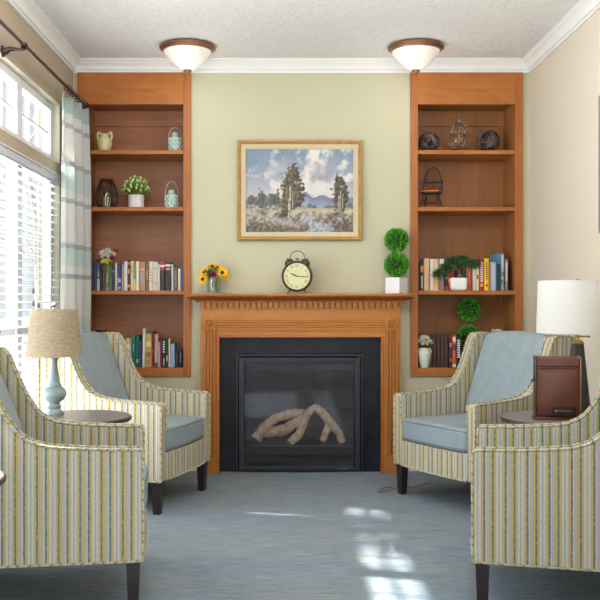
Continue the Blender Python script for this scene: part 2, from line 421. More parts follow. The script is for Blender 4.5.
for nm, x0, x1 in (('baseboard_left', XL, XL+.012), ('baseboard_right', XR-.012, XR)):
    struct(MB().box(x0, x1, YR, YB, 0, .09), nm, M['trim'], bevel=.003)
w = MB(); w.box(XL+.012, X(200, 5.88), YB-.012, YB, 0, .09); w.box(X(401, 5.88), XR-.012, YB-.012, YB, 0, .09)
struct(w, 'baseboard_back', M['trim'], bevel=.003)

# windows: white frames with small panes in the upper row
GX = XL-.045
def window(name, y0, y1, z0, z1, cols, rows, rail=None):
    w = MB(); fw = .045
    for a, b, c, d in ((y0, y0+fw, z0, z1), (y1-fw, y1, z0, z1), (y0+fw, y1-fw, z0, z0+fw), (y0+fw, y1-fw, z1-fw, z1)):
        w.box(GX-.05, GX+.004, a, b, c, d)
    o = struct(w, name, M['window_white'], bevel=.003)
    if cols*rows > 1:
        m = MB()
        for i in range(1, cols): yy = y0+fw+(y1-y0-2*fw)*i/cols; m.box(GX-.035, GX-.012, yy-.006, yy+.006, z0+fw, z1-fw)
        for i in range(1, rows): zz = z0+fw+(z1-z0-2*fw)*i/rows; m.box(GX-.034, GX-.013, y0+fw, y1-fw, zz-.006, zz+.006)
        m.build('glazing_bar', M['window_white'], o, smooth=0)
    if rail:
        MB().box(GX-.045, GX-.008, y0+fw, y1-fw, rail-.03, rail+.03).build('sash_rail', M['window_white'], o, bevel=.003)
        MB().box(GX-.008, GX+.004, (y0+y1)/2-.03, (y0+y1)/2+.03, rail, rail+.02).build('sash_lock', M['wire'], o, bevel=.002)
    MB().box(GX-.028, GX-.022, y0+fw, y1-fw, z0+fw, z1-fw).build('window_pane', M['pane'], o, smooth=0)
    return o
n = 1
for y0, y1 in ((4.885, WY1-.004), (4.18, 4.885), (3.475, 4.18)):
    window('window_%d' % n, y0, y1, UZ0+e, UZ1-e, 3, 2); n += 1
for y0, y1 in ((4.885, WY1-.004), (4.18, 4.885), (3.475, 4.18)):
    window('window_%d' % n, y0, y1, DZ0+e, DZ1-e, 1, 1, .97); n += 1
# the rest of the window bay, behind the camera
window('window_7', 2.3, 3.475, DZ0+e, DZ1-e, 1, 1, .97); window('window_8', WY0+e, 2.3, DZ0+e, DZ1-e, 1, 1, .97)
window('window_9', 2.3, 3.475, UZ0+e, UZ1-e, 3, 2); window('window_10', WY0+e, 2.3, UZ0+e, UZ1-e, 3, 2)

# blinds
def blind(label, y0, y1, pulls):
    r = thing('window_blind', label, 'window blind', (XL-.012, (y0+y1)/2, 0), 0, 'blinds in the lower windows')
    yc = (y0+y1)/2; h = (y1-y0)/2
    v = MB(); v.box(.004, .018, -h, h, DZ1-.065, DZ1-.006); v.box(-.02, .004, -h+.003, h-.003, DZ1-.045, DZ1-.008); v.box(.018, .023, -h, h, DZ1-.018, DZ1-.008); v.box(.018, .022, -h, h, DZ1-.062, DZ1-.054)
    v.build('valance', M['valance'], r, bevel=.002)
    s = MB(); z = DZ1-.085
    while z > DZ0+.05:
        tilt = .10
        c, sn = math.cos(tilt), math.sin(tilt)
        prof = [(-.024, 0), (0, .0028), (.024, 0), (.024, -.0028), (0, -.0), (-.024, -.0028)]
        s.prism([(a*c-b*sn, z+a*sn*-1+b*c) for a, b in prof], -h+.004, h-.004, 'Y') if False else None
        pts = [(a*c, z-a*sn+b) for a, b in prof]
        k = len(pts); vs = [(p, -h+.004, q) for p, q in pts]+[(p, h-.004, q) for p, q in pts]
        s._add(vs, [tuple(range(k)), tuple(reversed(range(k, 2*k)))]+[(i, k+i, k+(i+1) % k, (i+1) % k) for i in range(k)])
        z -= .0445
    s.build('slats', M['blind'], r, smooth=30)
    MB().box(-.024, .024, -h+.004, h-.004, DZ0+.012, DZ0+.03).build('bottom_rail', M['blind'], r, bevel=.003)
    for yy in (-h+.12, h-.12):
        c = MB(); c.tube([(.026, yy, DZ1-.06), (.026, yy, DZ0+.03)], .0012, 5); c.tube([(-.026, yy, DZ1-.06), (-.026, yy, DZ0+.03)], .0012, 5)
        c.build('ladder_cord', M['blind'], r)
    for yy, zz in pulls:
        yy -= yc; MB().tube([(.034, yy, DZ1-.062), (.034, yy, zz)], .0012, 5).build('pull_cord', M['blind'], r)
        MB().lathe([(.002, .028), (.005, .022), (.0075, 0), (.004, -.004)], 10, (.034, yy, zz-.02)).build('tassel', M['tassel'], r)
blind('white slatted blind in the narrow stretch of window next to the curtain', 5.105, WY1-.015, [])
blind('wide white slatted blind running off the left edge of the photo', 3.5, 5.095, [(4.93, 1.20), (4.93, 1.13), (5.03, 1.12)])

# outdoors
g_ = MB().box(-60, XL-.4, -20, 60, -.3, -.2); struct(g_, 'ground', M['outdoor_ground'], smooth=0)
def tree(x, y, h, label, seed, leafy=0, rad=1.2, leafsize=.16):
    rnd = random.Random(seed); r = thing('tree', label, 'tree', (x, y, -.2), 0, 'trees outside the windows')
    tr = MB(); ends = []
    def branch(p, d, L, rr, lev):
        pts = [p]; q = Vector(p); dd = Vector(d)
        for i in range(5):
            dd = (dd+Vector((rnd.uniform(-.14, .14), rnd.uniform(-.14, .14), .03))).normalized(); q = q+dd*L/5; pts.append(q.copy())
        tr.tube(pts, [rr*(1-.5*i/5) for i in range(6)], 7)
        if lev > 0:
            for k in range(4):
                a = rnd.uniform(0, 2*PI); base = pts[rnd.randint(2, 5)]
                nd = (dd*.7+Vector((math.cos(a), math.sin(a), rnd.uniform(0, .6)))).normalized()
                branch(base, nd, L*.6, rr*.5, lev-1)
        else: ends.append(q)
    branch(Vector((0, 0, 0)), Vector((.05, .05, 1)), h*.5, .13, 3)
    tr.build('trunk', M['tree_bark'], r)
    if leafy:
        lf = MB()
        for k in range(leafy):
            c = rnd.choice(ends)+Vector([rnd.gauss(0, rad*.3) for _ in range(3)])
            lf.leaf(c, [rnd.gauss(0, 1) for _ in range(3)], [rnd.gauss(0, 1) for _ in range(3)], leafsize*1.4, leafsize)
        o = lf.build('foliage', M['tree_leaf'], r)
    return r
tree(-8.2, 30, 13, 'bare leaning tree seen through the small upper window panes', 3)
tree(-5.9, 6.6, 8.0, 'leafy tree outside to the left, beyond the view of the windows', 11, leafy=2300, rad=1.5, leafsize=.14)

# ------------------------------------------------------------------ bookcases
FY = YB-.020   # front of the face frame
def bookcase(label, x0, x1, backmat):
    r = thing('bookcase', label, 'bookcase', ((x0+x1)/2, FY, BZ0), 0)
    h = (x1-x0)/2; st = .050; H2 = BZ1-BZ0
    ox = h-st
    for sg in (-1, 1):
        MB().box(min(sg*h, sg*ox), max(sg*h, sg*ox), 0, .02, 0, H2).build('stile', M['wood_case_v'], r, bevel=.0015)
        MB().box(min(sg*ox, sg*(ox+.015)), max(sg*ox, sg*(ox+.015)), .02, .32, .02, H2-.12).build('side_panel', M['wood_back_v'], r, smooth=0)
    MB().box(-ox, ox, 0, .02, H2-.213, H2).build('header', M['wood_case_h'], r, bevel=.0015)
    MB().box(-ox, ox, 0, .02, 0, .056).build('bottom_rail', M['wood_case_h'], r, bevel=.0015)
    MB().box(-ox, ox, .02, .32, .03, .055).build('bottom_panel', M['wood_case_h'], r, smooth=0)
    MB().box(-ox, ox, .02, .32, H2-.19, H2-.17).build('top_panel', backmat, r, smooth=0)
    MB().box(-ox-.015, ox+.015, .32, .33, .02, H2-.1).build('back_panel', backmat, r, smooth=0)
    MB().box(-ox, ox, .305, .32, H2-.30, H2-.19).build('nailer', backmat, r, bevel=.002)
    for py in (150.2, 207.0, 290.6):
        zt = Z(py, YB-.01)-BZ0
        MB().box(-ox+.001, ox-.001, .006, .318, zt-.027, zt).build('shelf', M['wood_case_h'], r, bevel=.002)
    return r
bookcase('built-in cherry wood bookcase beside the window and curtain', LX0, LX1, M['wood_back'])
bookcase('built-in cherry wood bookcase on the right, holding the woven balls and small model chair', RX0, RX1, M['wood_back_v'])
SH = [Z(150.2, YB-.01), Z(207.0, YB-.01), Z(290.6, YB-.01), BZ0+.056]

# ------------------------------------------------------------------ fireplace
fx = .11; MY = YB-.075
r = thing('fireplace_mantel', 'honey coloured wooden fireplace mantel with fluted pilasters and a row of small dentils', 'mantel', (fx, YB, 0))
def px_(p, y=MY): return X(p, y)-fx
sc_z = lambda py, y=MY: Z(py, y)
xo0, xo1 = px_(200.5), px_(400.5)
xi0, xi1 = px_(219.3), px_(381.3)
D = MY-YB
ztop = sc_z(303)
for a, b, s in ((xo0, xi0, 1), (xi1, xo1, -1)):
    MB().box(a, b, D, 0, 0, sc_z(337.5)).build('side_board', M['mantel_v'], r, bevel=.002)
    c = a+.022 if s == 1 else b-.022-.078
    m = MB()
    # fluted pilaster: five rounded reeds
    prof = []
    base = D-.008
    m.box(c-.003, c+.081, base, D, 0, sc_z(330))
    for k in range(4):
        x0 = c+.003+k*.0195
        m.prism([(x0, base), (x0+.001, base-.010), (x0+.004, base-.018), (x0+.011, base-.018), (x0+.014, base-.010), (x0+.0145, base)], .13, sc_z(330.5), 'Z')
    m.box(c-.004, c+.082, base-.006, base, 0, .13)
    m.build('pilaster', M['mantel_v'], r, smooth=30)
    zc = sc_z(324); xc = c+.039
    m = MB(); m.box(xc-.043, xc+.043, D-.022, D, zc-.043, zc+.043)
    rs = m.build('rosette_block', M['mantel_h'], r, bevel=.003)
    mt = Matrix.Translation((xc, D-.022, zc)) @ Matrix.Rotation(PI/2, 4, 'X')
    MB().lathe([(.036, -.002), (.036, .008), (.031, .012), (.027, .009), (.024, -.001), (.020, -.001), (.017, .010), (.012, .014), (.010, .004), (.007, .004), (.005, .010), (.001, .012)], 28, mat=mt).build('rosette', M['mantel_v'], rs)
MB().box(xo0, xo1, D, 0, sc_z(337.5), ztop+.01).build('frieze_board', M['mantel_h'], r, bevel=.002)
m = MB(); a, b = xo0+.105, xo1-.105
for z0, z1, dp in ((sc_z(330.3), sc_z(328.8), .014), (sc_z(328.8), sc_z(320.2), .005), (sc_z(320.2), sc_z(318.6), .014)):
    m.box(a, b, D-dp, D, z0, z1)
for k in range(3):
    z0 = sc_z(328)+k*.0165
    m.prism([(D-.005, z0), (D-.012, z0+.004), (D-.013, z0+.008), (D-.012, z0+.012), (D-.005, z0+.015)], a, b, 'X')
m.build('reeded_rail', M['mantel_h'], r, smooth=30)
m = MB(); zd1 = sc_z(302.5); zd0 = sc_z(307.6)
x = xo0+.004
while x < xo1-.02:
    m.box(x, x+.026, D-.026, D, zd0, zd1); x += .037
m.build('dentil_row', M['mantel_h'], r, smooth=0)
# inner moulding round the opening
m = MB(); zi = sc_z(337.5)
m.box(xi0-.016, xi0, D-.006, D, 0, zi+.016); m.box(xi1, xi1+.016, D-.006, D, 0, zi+.016); m.box(xi0, xi1, D-.006, D, zi, zi+.016)
m.build('inner_moulding', M['mantel_dark'], r, bevel=.003)
# crown and shelf
zt = 1.14+6.3*(YB-.205)/F
prof = [(0, zd1-.002), (D-.028, zd1-.002), (D-.029, zd1+.008), (D-.030, zd1+.012), (D-.048, zd1+.018), (D-.072, zd1+.029), (D-.084, zd1+.036), (D-.092, zd1+.037), (D-.092, zd1+.041), (0, zd1+.041)]
m = MB()
# the moulding returns at both ends, so build it as stacked trays
for i in range(1, len(prof)-2):
    y0, z0 = prof[i]; y1, z1 = prof[i+1]
    if z1-z0 < 1e-5: continue
    o0 = -(y0-D); o1 = -(y1-D)
    v = [(xo0-o0, y0, z0), (xo1+o0, y0, z0), (xo1+o0, -.0215, z0), (xo0-o0, -.0215, z0), (xo0-o1, y1, z1), (xo1+o1, y1, z1), (xo1+o1, -.0215, z1), (xo0-o1, -.0215, z1)]
    m._add(v, [(0, 1, 2, 3), (4, 7, 6, 5), (0, 4, 5, 1), (1, 5, 6, 2), (2, 6, 7, 3), (3, 7, 4, 0)])
m.build('crown_moulding', M['mantel_dark'], r, smooth=50)
SHELF_HX0 = X(189.3, YB-.205)-fx; SHELF_HX1 = X(411.8, YB-.205)-fx
MB().box(SHELF_HX0, SHELF_HX1, D-.130, -.0215, zd1+.041, zd1+.058).build('mantel_shelf', M['mantel_dark'], r, bevel=.006, seg=3)
MZ = zd1+.058
# outlet-sized brass key plate at the lower right of the opening
# dark surround
r = thing('hearth_surround', 'black slate surround between the wooden mantel and the fireplace insert', 'fireplace surround', (fx, YB, 0))
SD = -.02
FI0, FI1 = X(236, YB-.03)-fx, X(363, YB-.03)-fx; FZ = Z(354, YB-.03)
MB().box(xi0+.001, FI0-.001, SD, -.001, 0, zi-.001).build('side_slab', M['black_stone'], r, bevel=.0015)
MB().box(FI1+.001, xi1-.001, SD, -.001, 0, zi-.001).build('side_slab', M['black_stone'], r, bevel=.0015)
MB().box(FI0-.001, FI1+.001, SD, -.001, FZ+.001, zi-.001).build('top_slab', M['black_stone'], r, bevel=.0015)
r = thing('fireplace_insert', 'black gas fireplace insert with a glass front', 'fireplace', (fx, YB, 0))
def ring(m, x0, x1, z0, z1, w, y0, y1, wt=None, wb=None):
    wt = wt or w; wb = wb or w
    m.box(x0, x0+w, y0, y1, z0, z1); m.box(x1-w, x1, y0, y1, z0, z1); m.box(x0+w, x1-w, y0, y1, z1-wt, z1); m.box(x0+w, x1-w, y0, y1, z0, z0+wb)
m = MB(); ring(m, FI0, FI1, .005, FZ, .016, -.040, -.002); m.build('outer_frame', M['black_metal'], r, bevel=.002)
IX0, IX1 = FI0+.020, FI1-.020; IZ1 = FZ-.022
m = MB(); ring(m, IX0, IX1, .015, IZ1, .036, -.052, -.012, wt=.030, wb=.022); m.build('door_frame', M['grey_metal'], r, bevel=.003)
GX0, GX1 = IX0+.036, IX1-.036; GZ1 = IZ1-.030
zb1 = Z(446, YB-.03); zb0 = Z(455, YB-.03)
MB().box(GX0, GX1, -.046, -.012, zb0, zb1).build('lower_bar', M['black_metal'], r, bevel=.002)
MB().box(GX0, GX1, -.030, -.025, zb1, GZ1).build('glass_panel', M['fire_glass'], r, smooth=0)
MB().box(GX0, GX1, -.036, -.031, .037, zb0).build('lower_glass', M['fire_glass'], r, smooth=0)
m = MB(); m.box(GX0, GX1, -.048, -.040, GZ1-.016, GZ1); m.box(-.012, .012, -.058, -.052, IZ1-.014, IZ1-.006)
m.build('top_lip', M['black_metal'], r, bevel=.001)
# small maker's badge, too small to read, at the lower right of the door
m = MB(); bx = X(342.5, YB-.05)-fx
for k, (dx, ww) in enumerate(((-.028, .012), (-.013, .008), (-.003, .011), (.010, .008), (.020, .012))): m.box(bx+dx, bx+dx+ww, -.0535, -.0515, .023, .029)
m.build('maker_badge', M['chrome'], r, smooth=0)
# firebox interior
m = MB(); bx0, bx1 = GX0-.02, GX1+.02
m.box(bx0-.01, bx0, -.012, .30, .01, GZ1+.03); m.box(bx1, bx1+.01, -.012, .30, .01, GZ1+.03); m.box(bx0, bx1, -.012, .30, GZ1+.02, GZ1+.03); m.box(bx0, bx1, -.012, .30, .01, .02)
m.build('firebox', M['firebox'], r, smooth=0)
m = MB(); m.box(bx0, bx1, .29, .30, .02, GZ1+.02)
for k in range(7):
    for j in range(4):
        x0 = bx0+.01+j*(bx1-bx0-.02)/4+(.06 if k % 2 else 0); x1 = min(x0+(bx1-bx0-.04)/4, bx1-.01)
        z0 = .17+k*.072
        if z0+.064 < GZ1: m.box(x0, x1, .283, .29, z0, z0+.064)
m.build('back_lining', M['brick'], r, smooth=0)
MB().box(bx0, bx1, .0, .29, zb1-.05, zb1-.004).build('burner_tray', M['ember'], r, smooth=0)
m = MB(); m.box(bx0, bx1, 0, .03, GZ1-.055, GZ1+.02); m.build('hood_lip', M['black_metal'], r, smooth=0)
# the ceramic logs: things of their own lying on the tray
LZ = zb1
def log(label, pts, rs, seed):
    rnd = random.Random(seed); P = [Vector((X(a, YB+.1)-0, YB+c, Z(b, YB+.1))) for a, b, c in pts]
    Q = []; R = []
    for i in range(len(P)-1):
        for k in range(5):
            tt = k/5; q = P[i].lerp(P[i+1], tt); q += Vector((0, rnd.uniform(-.003, .003), rnd.uniform(-.004, .004))); Q.append(q)
            R.append(1.22*(rs[i]*(1-tt)+rs[i+1]*tt)*rnd.uniform(.9, 1.1))
    Q.append(P[-1]); R.append(rs[-1])
    base = Vector((sum(q.x for q in Q)/len(Q), sum(q.y for q in Q)/len(Q), min(q.z for q in Q)))
    m = MB(); m.tube([q-base for q in Q], R, 12)
    o = m.build('fire_log', M['log'], None, smooth=60); o.location = base
    tag(o, label, 'log', 'ceramic logs in the fireplace')
log('pale ceramic log on the left of the fire, its thick end lying low', [(256, 439, .07), (264, 427, .09), (276, 418, .12), (297, 414, .15), (312, 415, .15)], [.032, .030, .026, .024, .018], 1)
log('middle ceramic log lying flat below the leaning ones', [(262, 434, .13), (284, 431, .13), (296, 423, .12), (308, 419, .13)], [.030, .032, .030, .022], 2)
log('ceramic log leaning up from the front centre to the peak of the pile', [(290, 442, .05), (299, 434, .06), (304, 422, .08), (309, 412, .09), (317, 406, .10)], [.025, .023, .021, .022, .020], 3)
log('forked ceramic log running from the peak down to the right', [(314, 407, .10), (322, 412, .10), (332, 424, .10), (339, 433, .09), (342, 442, .08)], [.022, .023, .024, .023, .022], 4)
log('short ceramic log standing at the right under the forked one', [(330, 421, .12), (327, 430, .10), (322, 441, .09)], [.022, .021, .022], 5)

# ------------------------------------------------------------------ painting over the mantel
py0, py1 = 140.3, 240.3; pxa, pxb = 237.3, 362
pw = (pxb-pxa)/150.8; ph = (py1-py0)/150.8
yF = YB-.03; cx = X((pxa+pxb)/2, yF); cz = Z((py0+py1)/2, yF)
r = thing('landscape_painting', 'gilt framed landscape painting of trees, stream and clouds hanging over the mantel', 'painting', (cx, YB-.002, cz))
def frame_ring(mb, hw, hh, prof):
    """prof: list of (inset, y)"""
    k = len(prof); v = []
    for a, y in prof:
        for sx, sz in ((-1, -1), (1, -1), (1, 1), (-1, 1)): v.append((sx*(hw-a), y, sz*(hh-a)))
    f = []
    for i in range(k):
        j = (i+1) % k
        for c in range(4): d = (c+1) % 4; f.append((i*4+c, i*4+d, j*4+d, j*4+c))
    mb._add(v, f); return mb
hw, hh = pw/2, ph/2
frame_ring(MB(), hw, hh, [(0, 0), (0, -.030), (.006, -.038), (.014, -.036), (.020, -.026), (.026, -.024), (.026, 0)]).build('frame', M['gilt'], r, smooth=30)
frame_ring(MB(), hw-.024, hh-.024, [(0, -.004), (0, -.024), (.008, -.024), (.026, -.016), (.032, -.015), (.032, -.004)]).build('liner', M['linen_mat'], r, smooth=30)
cw, chh = hw-.054, hh-.054
# the canvas: a fine grid painted point by point
NX, NY = 220, 166
def nz(x, y, s, o=0): return noise.fractal(Vector((x*s, y*s, o)), 1.0, 2.0, 4)
def lerp(a, b, t): t = max(0, min(1, t)); return tuple(a[i]*(1-t)+b[i]*t for i in range(3))
def ss(a, b, x): t = max(0, min(1, (x-a)/(b-a))); return t*t*(3-2*t)
def paint(u, v):
    # u 0..1 left to right, v 0..1 bottom to top; colours in sRGB 0..255
    n1 = nz(u*1.25, v, 3.2, 1); n2 = nz(u*1.25, v, 8, 5); n3 = nz(u*1.25, v, 26, 9)
    sky = lerp((158, 168, 186), (122, 152, 178), ss(.55, 1, v+.25*n1))
    sky = lerp(sky, (178, 170, 184), ss(.2, 0, abs(v-.52)-.02*n1)*.6)
    cl = ss(.0, .6, n1*.9+n2*.6+.95-1.7*abs(u-.62)-1.7*abs(v-.70))
    sky = lerp(sky, (236, 228, 216), cl)
    dk = ss(.05, .32, .30-math.hypot((u-.69)*1.1, (v-.66)*1.7)+.25*n2)
    sky = lerp(sky, (158, 150, 170), dk*.85)
    dk = ss(.05, .35, .30-math.hypot((u-.30)*.9, (v-.72)*1.6)+.3*n2); sky = lerp(sky, (206, 200, 206), dk*.6)
    hz = ss(.28, .0, abs(v-.40)); sky = lerp(sky, (206, 204, 212), hz*.5)
    c = sky
    mtn = .385+.10*math.exp(-((u-.55)/.06)**2)+.05*math.exp(-((u-.70)/.07)**2)+.04*math.exp(-((u-.95)/.1)**2)+.02*n2
    if v < mtn: c = lerp((112, 128, 160), (160, 168, 190), (mtn-v)*8)
    tl = .36+.10*max(0, nz(u*9, 0, 1, 3))+(.12 if .02 < u < .36 else 0)*(.6+.6*nz(u*14, 0, 1, 7))-.06*ss(.3, .45, u)+(.03 if u > .75 else 0)
    if v < tl: c = lerp(c, lerp((84, 98, 98), (116, 120, 110), .5+n3), ss(0, .02, tl-v)*.85)
    gnd = .30+.015*n2+.02*(u < .4)
    if v < gnd:
        t = n3*1.0+n2*.9
        c = lerp((104, 90, 82), (190, 178, 158), .42+t)
        c = lerp(c, (222, 204, 150), ss(.05, 0, abs(v-.26+.03*n2))*.8*(1 if u > .3 else .5))
        c = lerp(c, (96, 78, 70), ss(.16, .02, v)*(.5+.4*n2)*(1 if u < .55 or u > .85 else .6))
        # diagonal snowy bank on the left
        bk = abs(v-(.25-.35*u)-.03*n2); c = lerp(c, (214, 206, 198), ss(.07, .0, bk)*.55*(u < .5))
    # stream winding to the foreground
    if v < .24:
        sc = .60+.06*math.sin(v*26)-.02+(.24-v)*.35; wd = .02+(.24-v)*.52
        dd = abs(u-sc)+.02*n2
        c = lerp(c, lerp((140, 148, 168), (190, 194, 204), .45+n3*1.4), ss(wd, wd-.02, dd))
    # trees
    def crown(c, cx, cy, rx, ry, a, b):
        d = math.hypot((u-cx)/rx, (v-cy)/ry)+.55*n3+.3*n2
        return lerp(c, lerp(a, b, .45+1.1*n3+.35*(cx-u)/rx+.25*(v-cy)/ry), ss(1.12, .82, d))
    for cx_, cy_, rx_, ry_ in ((.44, .68, .075, .12), (.40, .52, .07, .15), (.475, .50, .06, .14), (.43, .38, .09, .12), (.50, .42, .05, .08), (.38, .30, .05, .10)):
        c = crown(c, cx_, cy_, rx_, ry_, (74, 68, 56), (132, 116, 84))
    for cx_, cy_, rx_, ry_ in ((.87, .60, .045, .09), (.85, .46, .05, .12), (.905, .45, .045, .12), (.875, .33, .06, .10)):
        c = crown(c, cx_, cy_, rx_, ry_, (68, 66, 56), (122, 106, 78))
    for cx_, cy_, rx_, ry_ in ((.14, .40, .03, .10), (.05, .38, .035, .09), (.25, .40, .045, .09), (.30, .43, .02, .08)):
        c = crown(c, cx_, cy_, rx_, ry_, (84, 92, 84), (124, 122, 100))
    for tx, z0, z1, w_ in ((.405, .17, .55, .007), (.395, .17, .40, .005), (.43, .2, .5, .004), (.872, .24, .5, .005), (.855, .24, .44, .004), (.895, .25, .46, .004)):
        if z0 < v < z1 and abs(u-tx-.014*(v-z0)*2) < w_: c = lerp((208, 200, 184), (120, 104, 86), .3+n3)
    g_ = sum(c)/3; c = tuple((a*.76+g_*.24)*.93 for a in c)
    return c
bm = bmesh.new(); gv = [[bm.verts.new((-cw+2*cw*i/NX, -.0065, -chh+2*chh*j/NY)) for i in range(NX+1)] for j in range(NY+1)]
for j in range(NY):
    for i in range(NX): bm.faces.new((gv[j][i], gv[j][i+1], gv[j+1][i+1], gv[j+1][i]))
me = bpy.data.meshes.new('canvas'); bm.to_mesh(me); bm.free()
ca = me.color_attributes.new('paint', 'FLOAT_COLOR', 'POINT')
vals = []
for j in range(NY+1):
    for i in range(NX+1):
        c = paint(i/NX, j/NY); vals += [s2l(max(0, min(255, c[0]))), s2l(max(0, min(255, c[1]))), s2l(max(0, min(255, c[2]))), 1]
ca.data.foreach_set('color', vals)
t = NT('oil_paint'); at = t.n('ShaderNodeAttribute', attribute_name='paint'); t.bump(t.noise(t.coord('Object'), 120, 4), .25, .001)
me.materials.append(t.set(at.outputs['Color'], .5, 0, .3))
o = bpy.data.objects.new('canvas', me); C.objects.link(o); o.parent = r
MB().box(-cw-.02, cw+.02, -.0055, -.001, -chh-.02, chh+.02).build('backing_board', M['canvas_back'], r, smooth=0)

# narrow edge of a picture on the right wall
yy = F*(XR-.022)/(598.3-VX)
r = thing('framed_picture', 'grey framed picture on the beige wall, cut by the right edge of the photo', 'picture', (XR, yy-.31, Z(164.5, yy)))
zh = (233-96)/2*yy/F
m = MB(); m.box(-.022, 0, -.31, -.29, -zh, zh); m.box(-.022, 0, .29, .31, -zh, zh); m.box(-.022, 0, -.29, .29, -zh, -zh+.02); m.box(-.022, 0, -.29, .29, zh-.02, zh)
m.build('frame', plain('grey_frame', rgb(128, 124, 122), .5), r, bevel=.001)
MB().box(-.010, 0, -.29, .29, -zh+.02, zh-.02).build('picture_sheet', M['linen_mat'], r, smooth=0)

# ------------------------------------------------------------------ armchairs
CW = .69; AT = .067
def spline(pts, n=6):
    out = []
    for i in range(len(pts)-1):
        p0 = pts[max(i-1, 0)]; p1 = pts[i]; p2 = pts[i+1]; p3 = pts[min(i+2, len(pts)-1)]
        for k in range(n):
            t = k/n
            out.append(tuple(.5*((2*p1[a])+(-p0[a]+p2[a])*t+(2*p0[a]-5*p1[a]+4*p2[a]-p3[a])*t*t+(-p0[a]+3*p1[a]-3*p2[a]+p3[a])*t**3) for a in range(len(p1))))
    out.append(tuple(pts[-1])); return out
top = [(.012, .586), (.15, .590), (.30, .600), (.38, .614), (.44, .646), (.49, .710), (.535, .805), (.570, .890), (.590, .922)]
prof_top = [(0, .578)]+spline(top, 4)+[(.604, .934), (.66, .938), (.722, .936), (.738, .922)]
arm_poly = [(0, .175)]+prof_top+[(.735, .60), (.712, .175)]
UO = .36
def make_chair(label):
    r = thing('armchair', label, 'armchair', (0, 0, 0), 0, 'striped wing armchairs around the hearth')
    def uv_side(co, n):
        if abs(n.x) > .6 or abs(n.z) > .75: return (co.y+.013, co.z)
        return (co.x+.02, co.z)
    def uv_run(co, n): return (co.x+.018, co.z+co.y*.5)
    for sg in (-1, 1):
        v0, v1 = sorted((sg*CW/2, sg*(CW/2-AT)))
        m = MB(); m.prism([(u-UO, z) for u, z in arm_poly], v0, v1, 'X')
        arm = m.build('arm', M['stripe'], r, bevel=.014, seg=3, uv=uv_side, smooth=50)
        # welt along the outer and inner edges
        for e, nm in ((sg*(CW/2-.003), 'piping'), (sg*(CW/2-AT+.003), 'piping')):
            path = [(e, .001-UO, .178), (e, -.001-UO, .45), (e, .0-UO, .574)]+[(e, u-UO, z+.002) for u, z in spline(top, 4)]+[(e, u-UO, z) for u, z in prof_top[-4:]]+[(e, .738-UO, .60), (e, .714-UO, .178)]
            if e*sg < CW/2-.02: path = path[1:-2]
            MB().tube(path, .0045, 7, uvscale=1.0).build(nm, M['stripe'], arm, smooth=60)
        e = sg*(CW/2-.003)
        MB().tube([(e, .0-UO, .177), (e, .71-UO, .177)], .005, 7, uvscale=1.0).build('piping', M['stripe'], arm, smooth=60)
    hi = CW/2-AT
    # seat base with softly bowed front rail
    m = MB(); N = 12; front = [(-hi+2*hi*i/N, .004-.016*(1-(2*i/N-1)**2)-UO) for i in range(N+1)]
    poly = front+[(hi, .62-UO), (-hi, .62-UO)]
    m.prism(poly, .175, .322, 'Z'); sb = m.build('seat_base', M['stripe'], r, bevel=.006, uv=uv_run, smooth=50)
    MB().tube([(x, y-.002, .178) for x, y in front], .0048, 7, uvscale=1.0).build('piping', M['stripe'], sb)
    # outer back panel, slightly reclined, with a wide top rail
    m = MB()
    m.prism([(.560-UO, .175), (.560-UO, .46), (.700-UO, .92), (.706-UO, .932), (.722-UO, .932), (.732-UO, .92), (.731-UO, .60), (.706-UO, .175)], -hi, hi, 'X')
    m.build('backrest', M['stripe'], r, bevel=.008, uv=uv_run, smooth=50)
    # seat cushion
    hx, hy, hz = hi-.003, .265, .064
    def bow(P, p):
        if p[1] < 0: P.y -= .020*(1-p[0]**2)*(-p[1])
        return P
    mt = Matrix.Translation((0, .258-UO+.010, .388))
    cu = MB().softbox(hx, hy, hz, .022, .018, 16, mt, bow).build('seat_cushion', M['vinyl'], r, smooth=80)
    for zz in (.046, -.046):
        pts = []
        for k in range(21): xx = -hx+.016+(2*hx-.032)*k/20; pts.append((xx, .258-UO+.010-hy+.004-.020*(1-(xx/hx)**2), .388+zz+(.006*(1-(xx/hx)**2) if zz > 0 else 0)))
        pts = [(-hx+.004, .258-UO+.20, .388+zz), (-hx+.004, .258-UO-.22, .388+zz)]+pts+[(hx-.004, .258-UO-.22, .388+zz), (hx-.004, .258-UO+.20, .388+zz)]
        MB().tube(pts, .0042, 7).build('piping', M['vinyl_edge'], cu)
    # back cushion leaning on the backrest
    tl = math.atan2(.165, .43)
    def arch(P, p):
        if p[1] > 0: P.y += .020*(1-p[0]**2)*p[1]-.006
        # rounded upper corners and full, padded face
        cr = .095; ex = abs(P.x)-(hi-.002-cr); ey = P.y-(.256-cr)
        if ex > 0 and ey > 0:
            L_ = math.hypot(ex, ey)
            if L_ > cr: P.x = math.copysign((hi-.002-cr)+ex*cr/L_, P.x); P.y = (.256-cr)+ey*cr/L_
        P.z += .022*(1-p[0]**4)*(1-p[1]**2)*(1 if p[2] > 0 else 0)
        return P
    # local: x width, y up the back, z thickness towards the sitter
    mt = Matrix.Translation((0, .598-UO, .692)) @ Matrix.Rotation(-tl*1.0, 4, 'X') @ Matrix.Rotation(PI/2, 4, 'X')
    MB().softbox(hi-.002, .262, .040, .028, 0, 16, mt, arch).build('back_cushion', M['vinyl'], r, smooth=80)
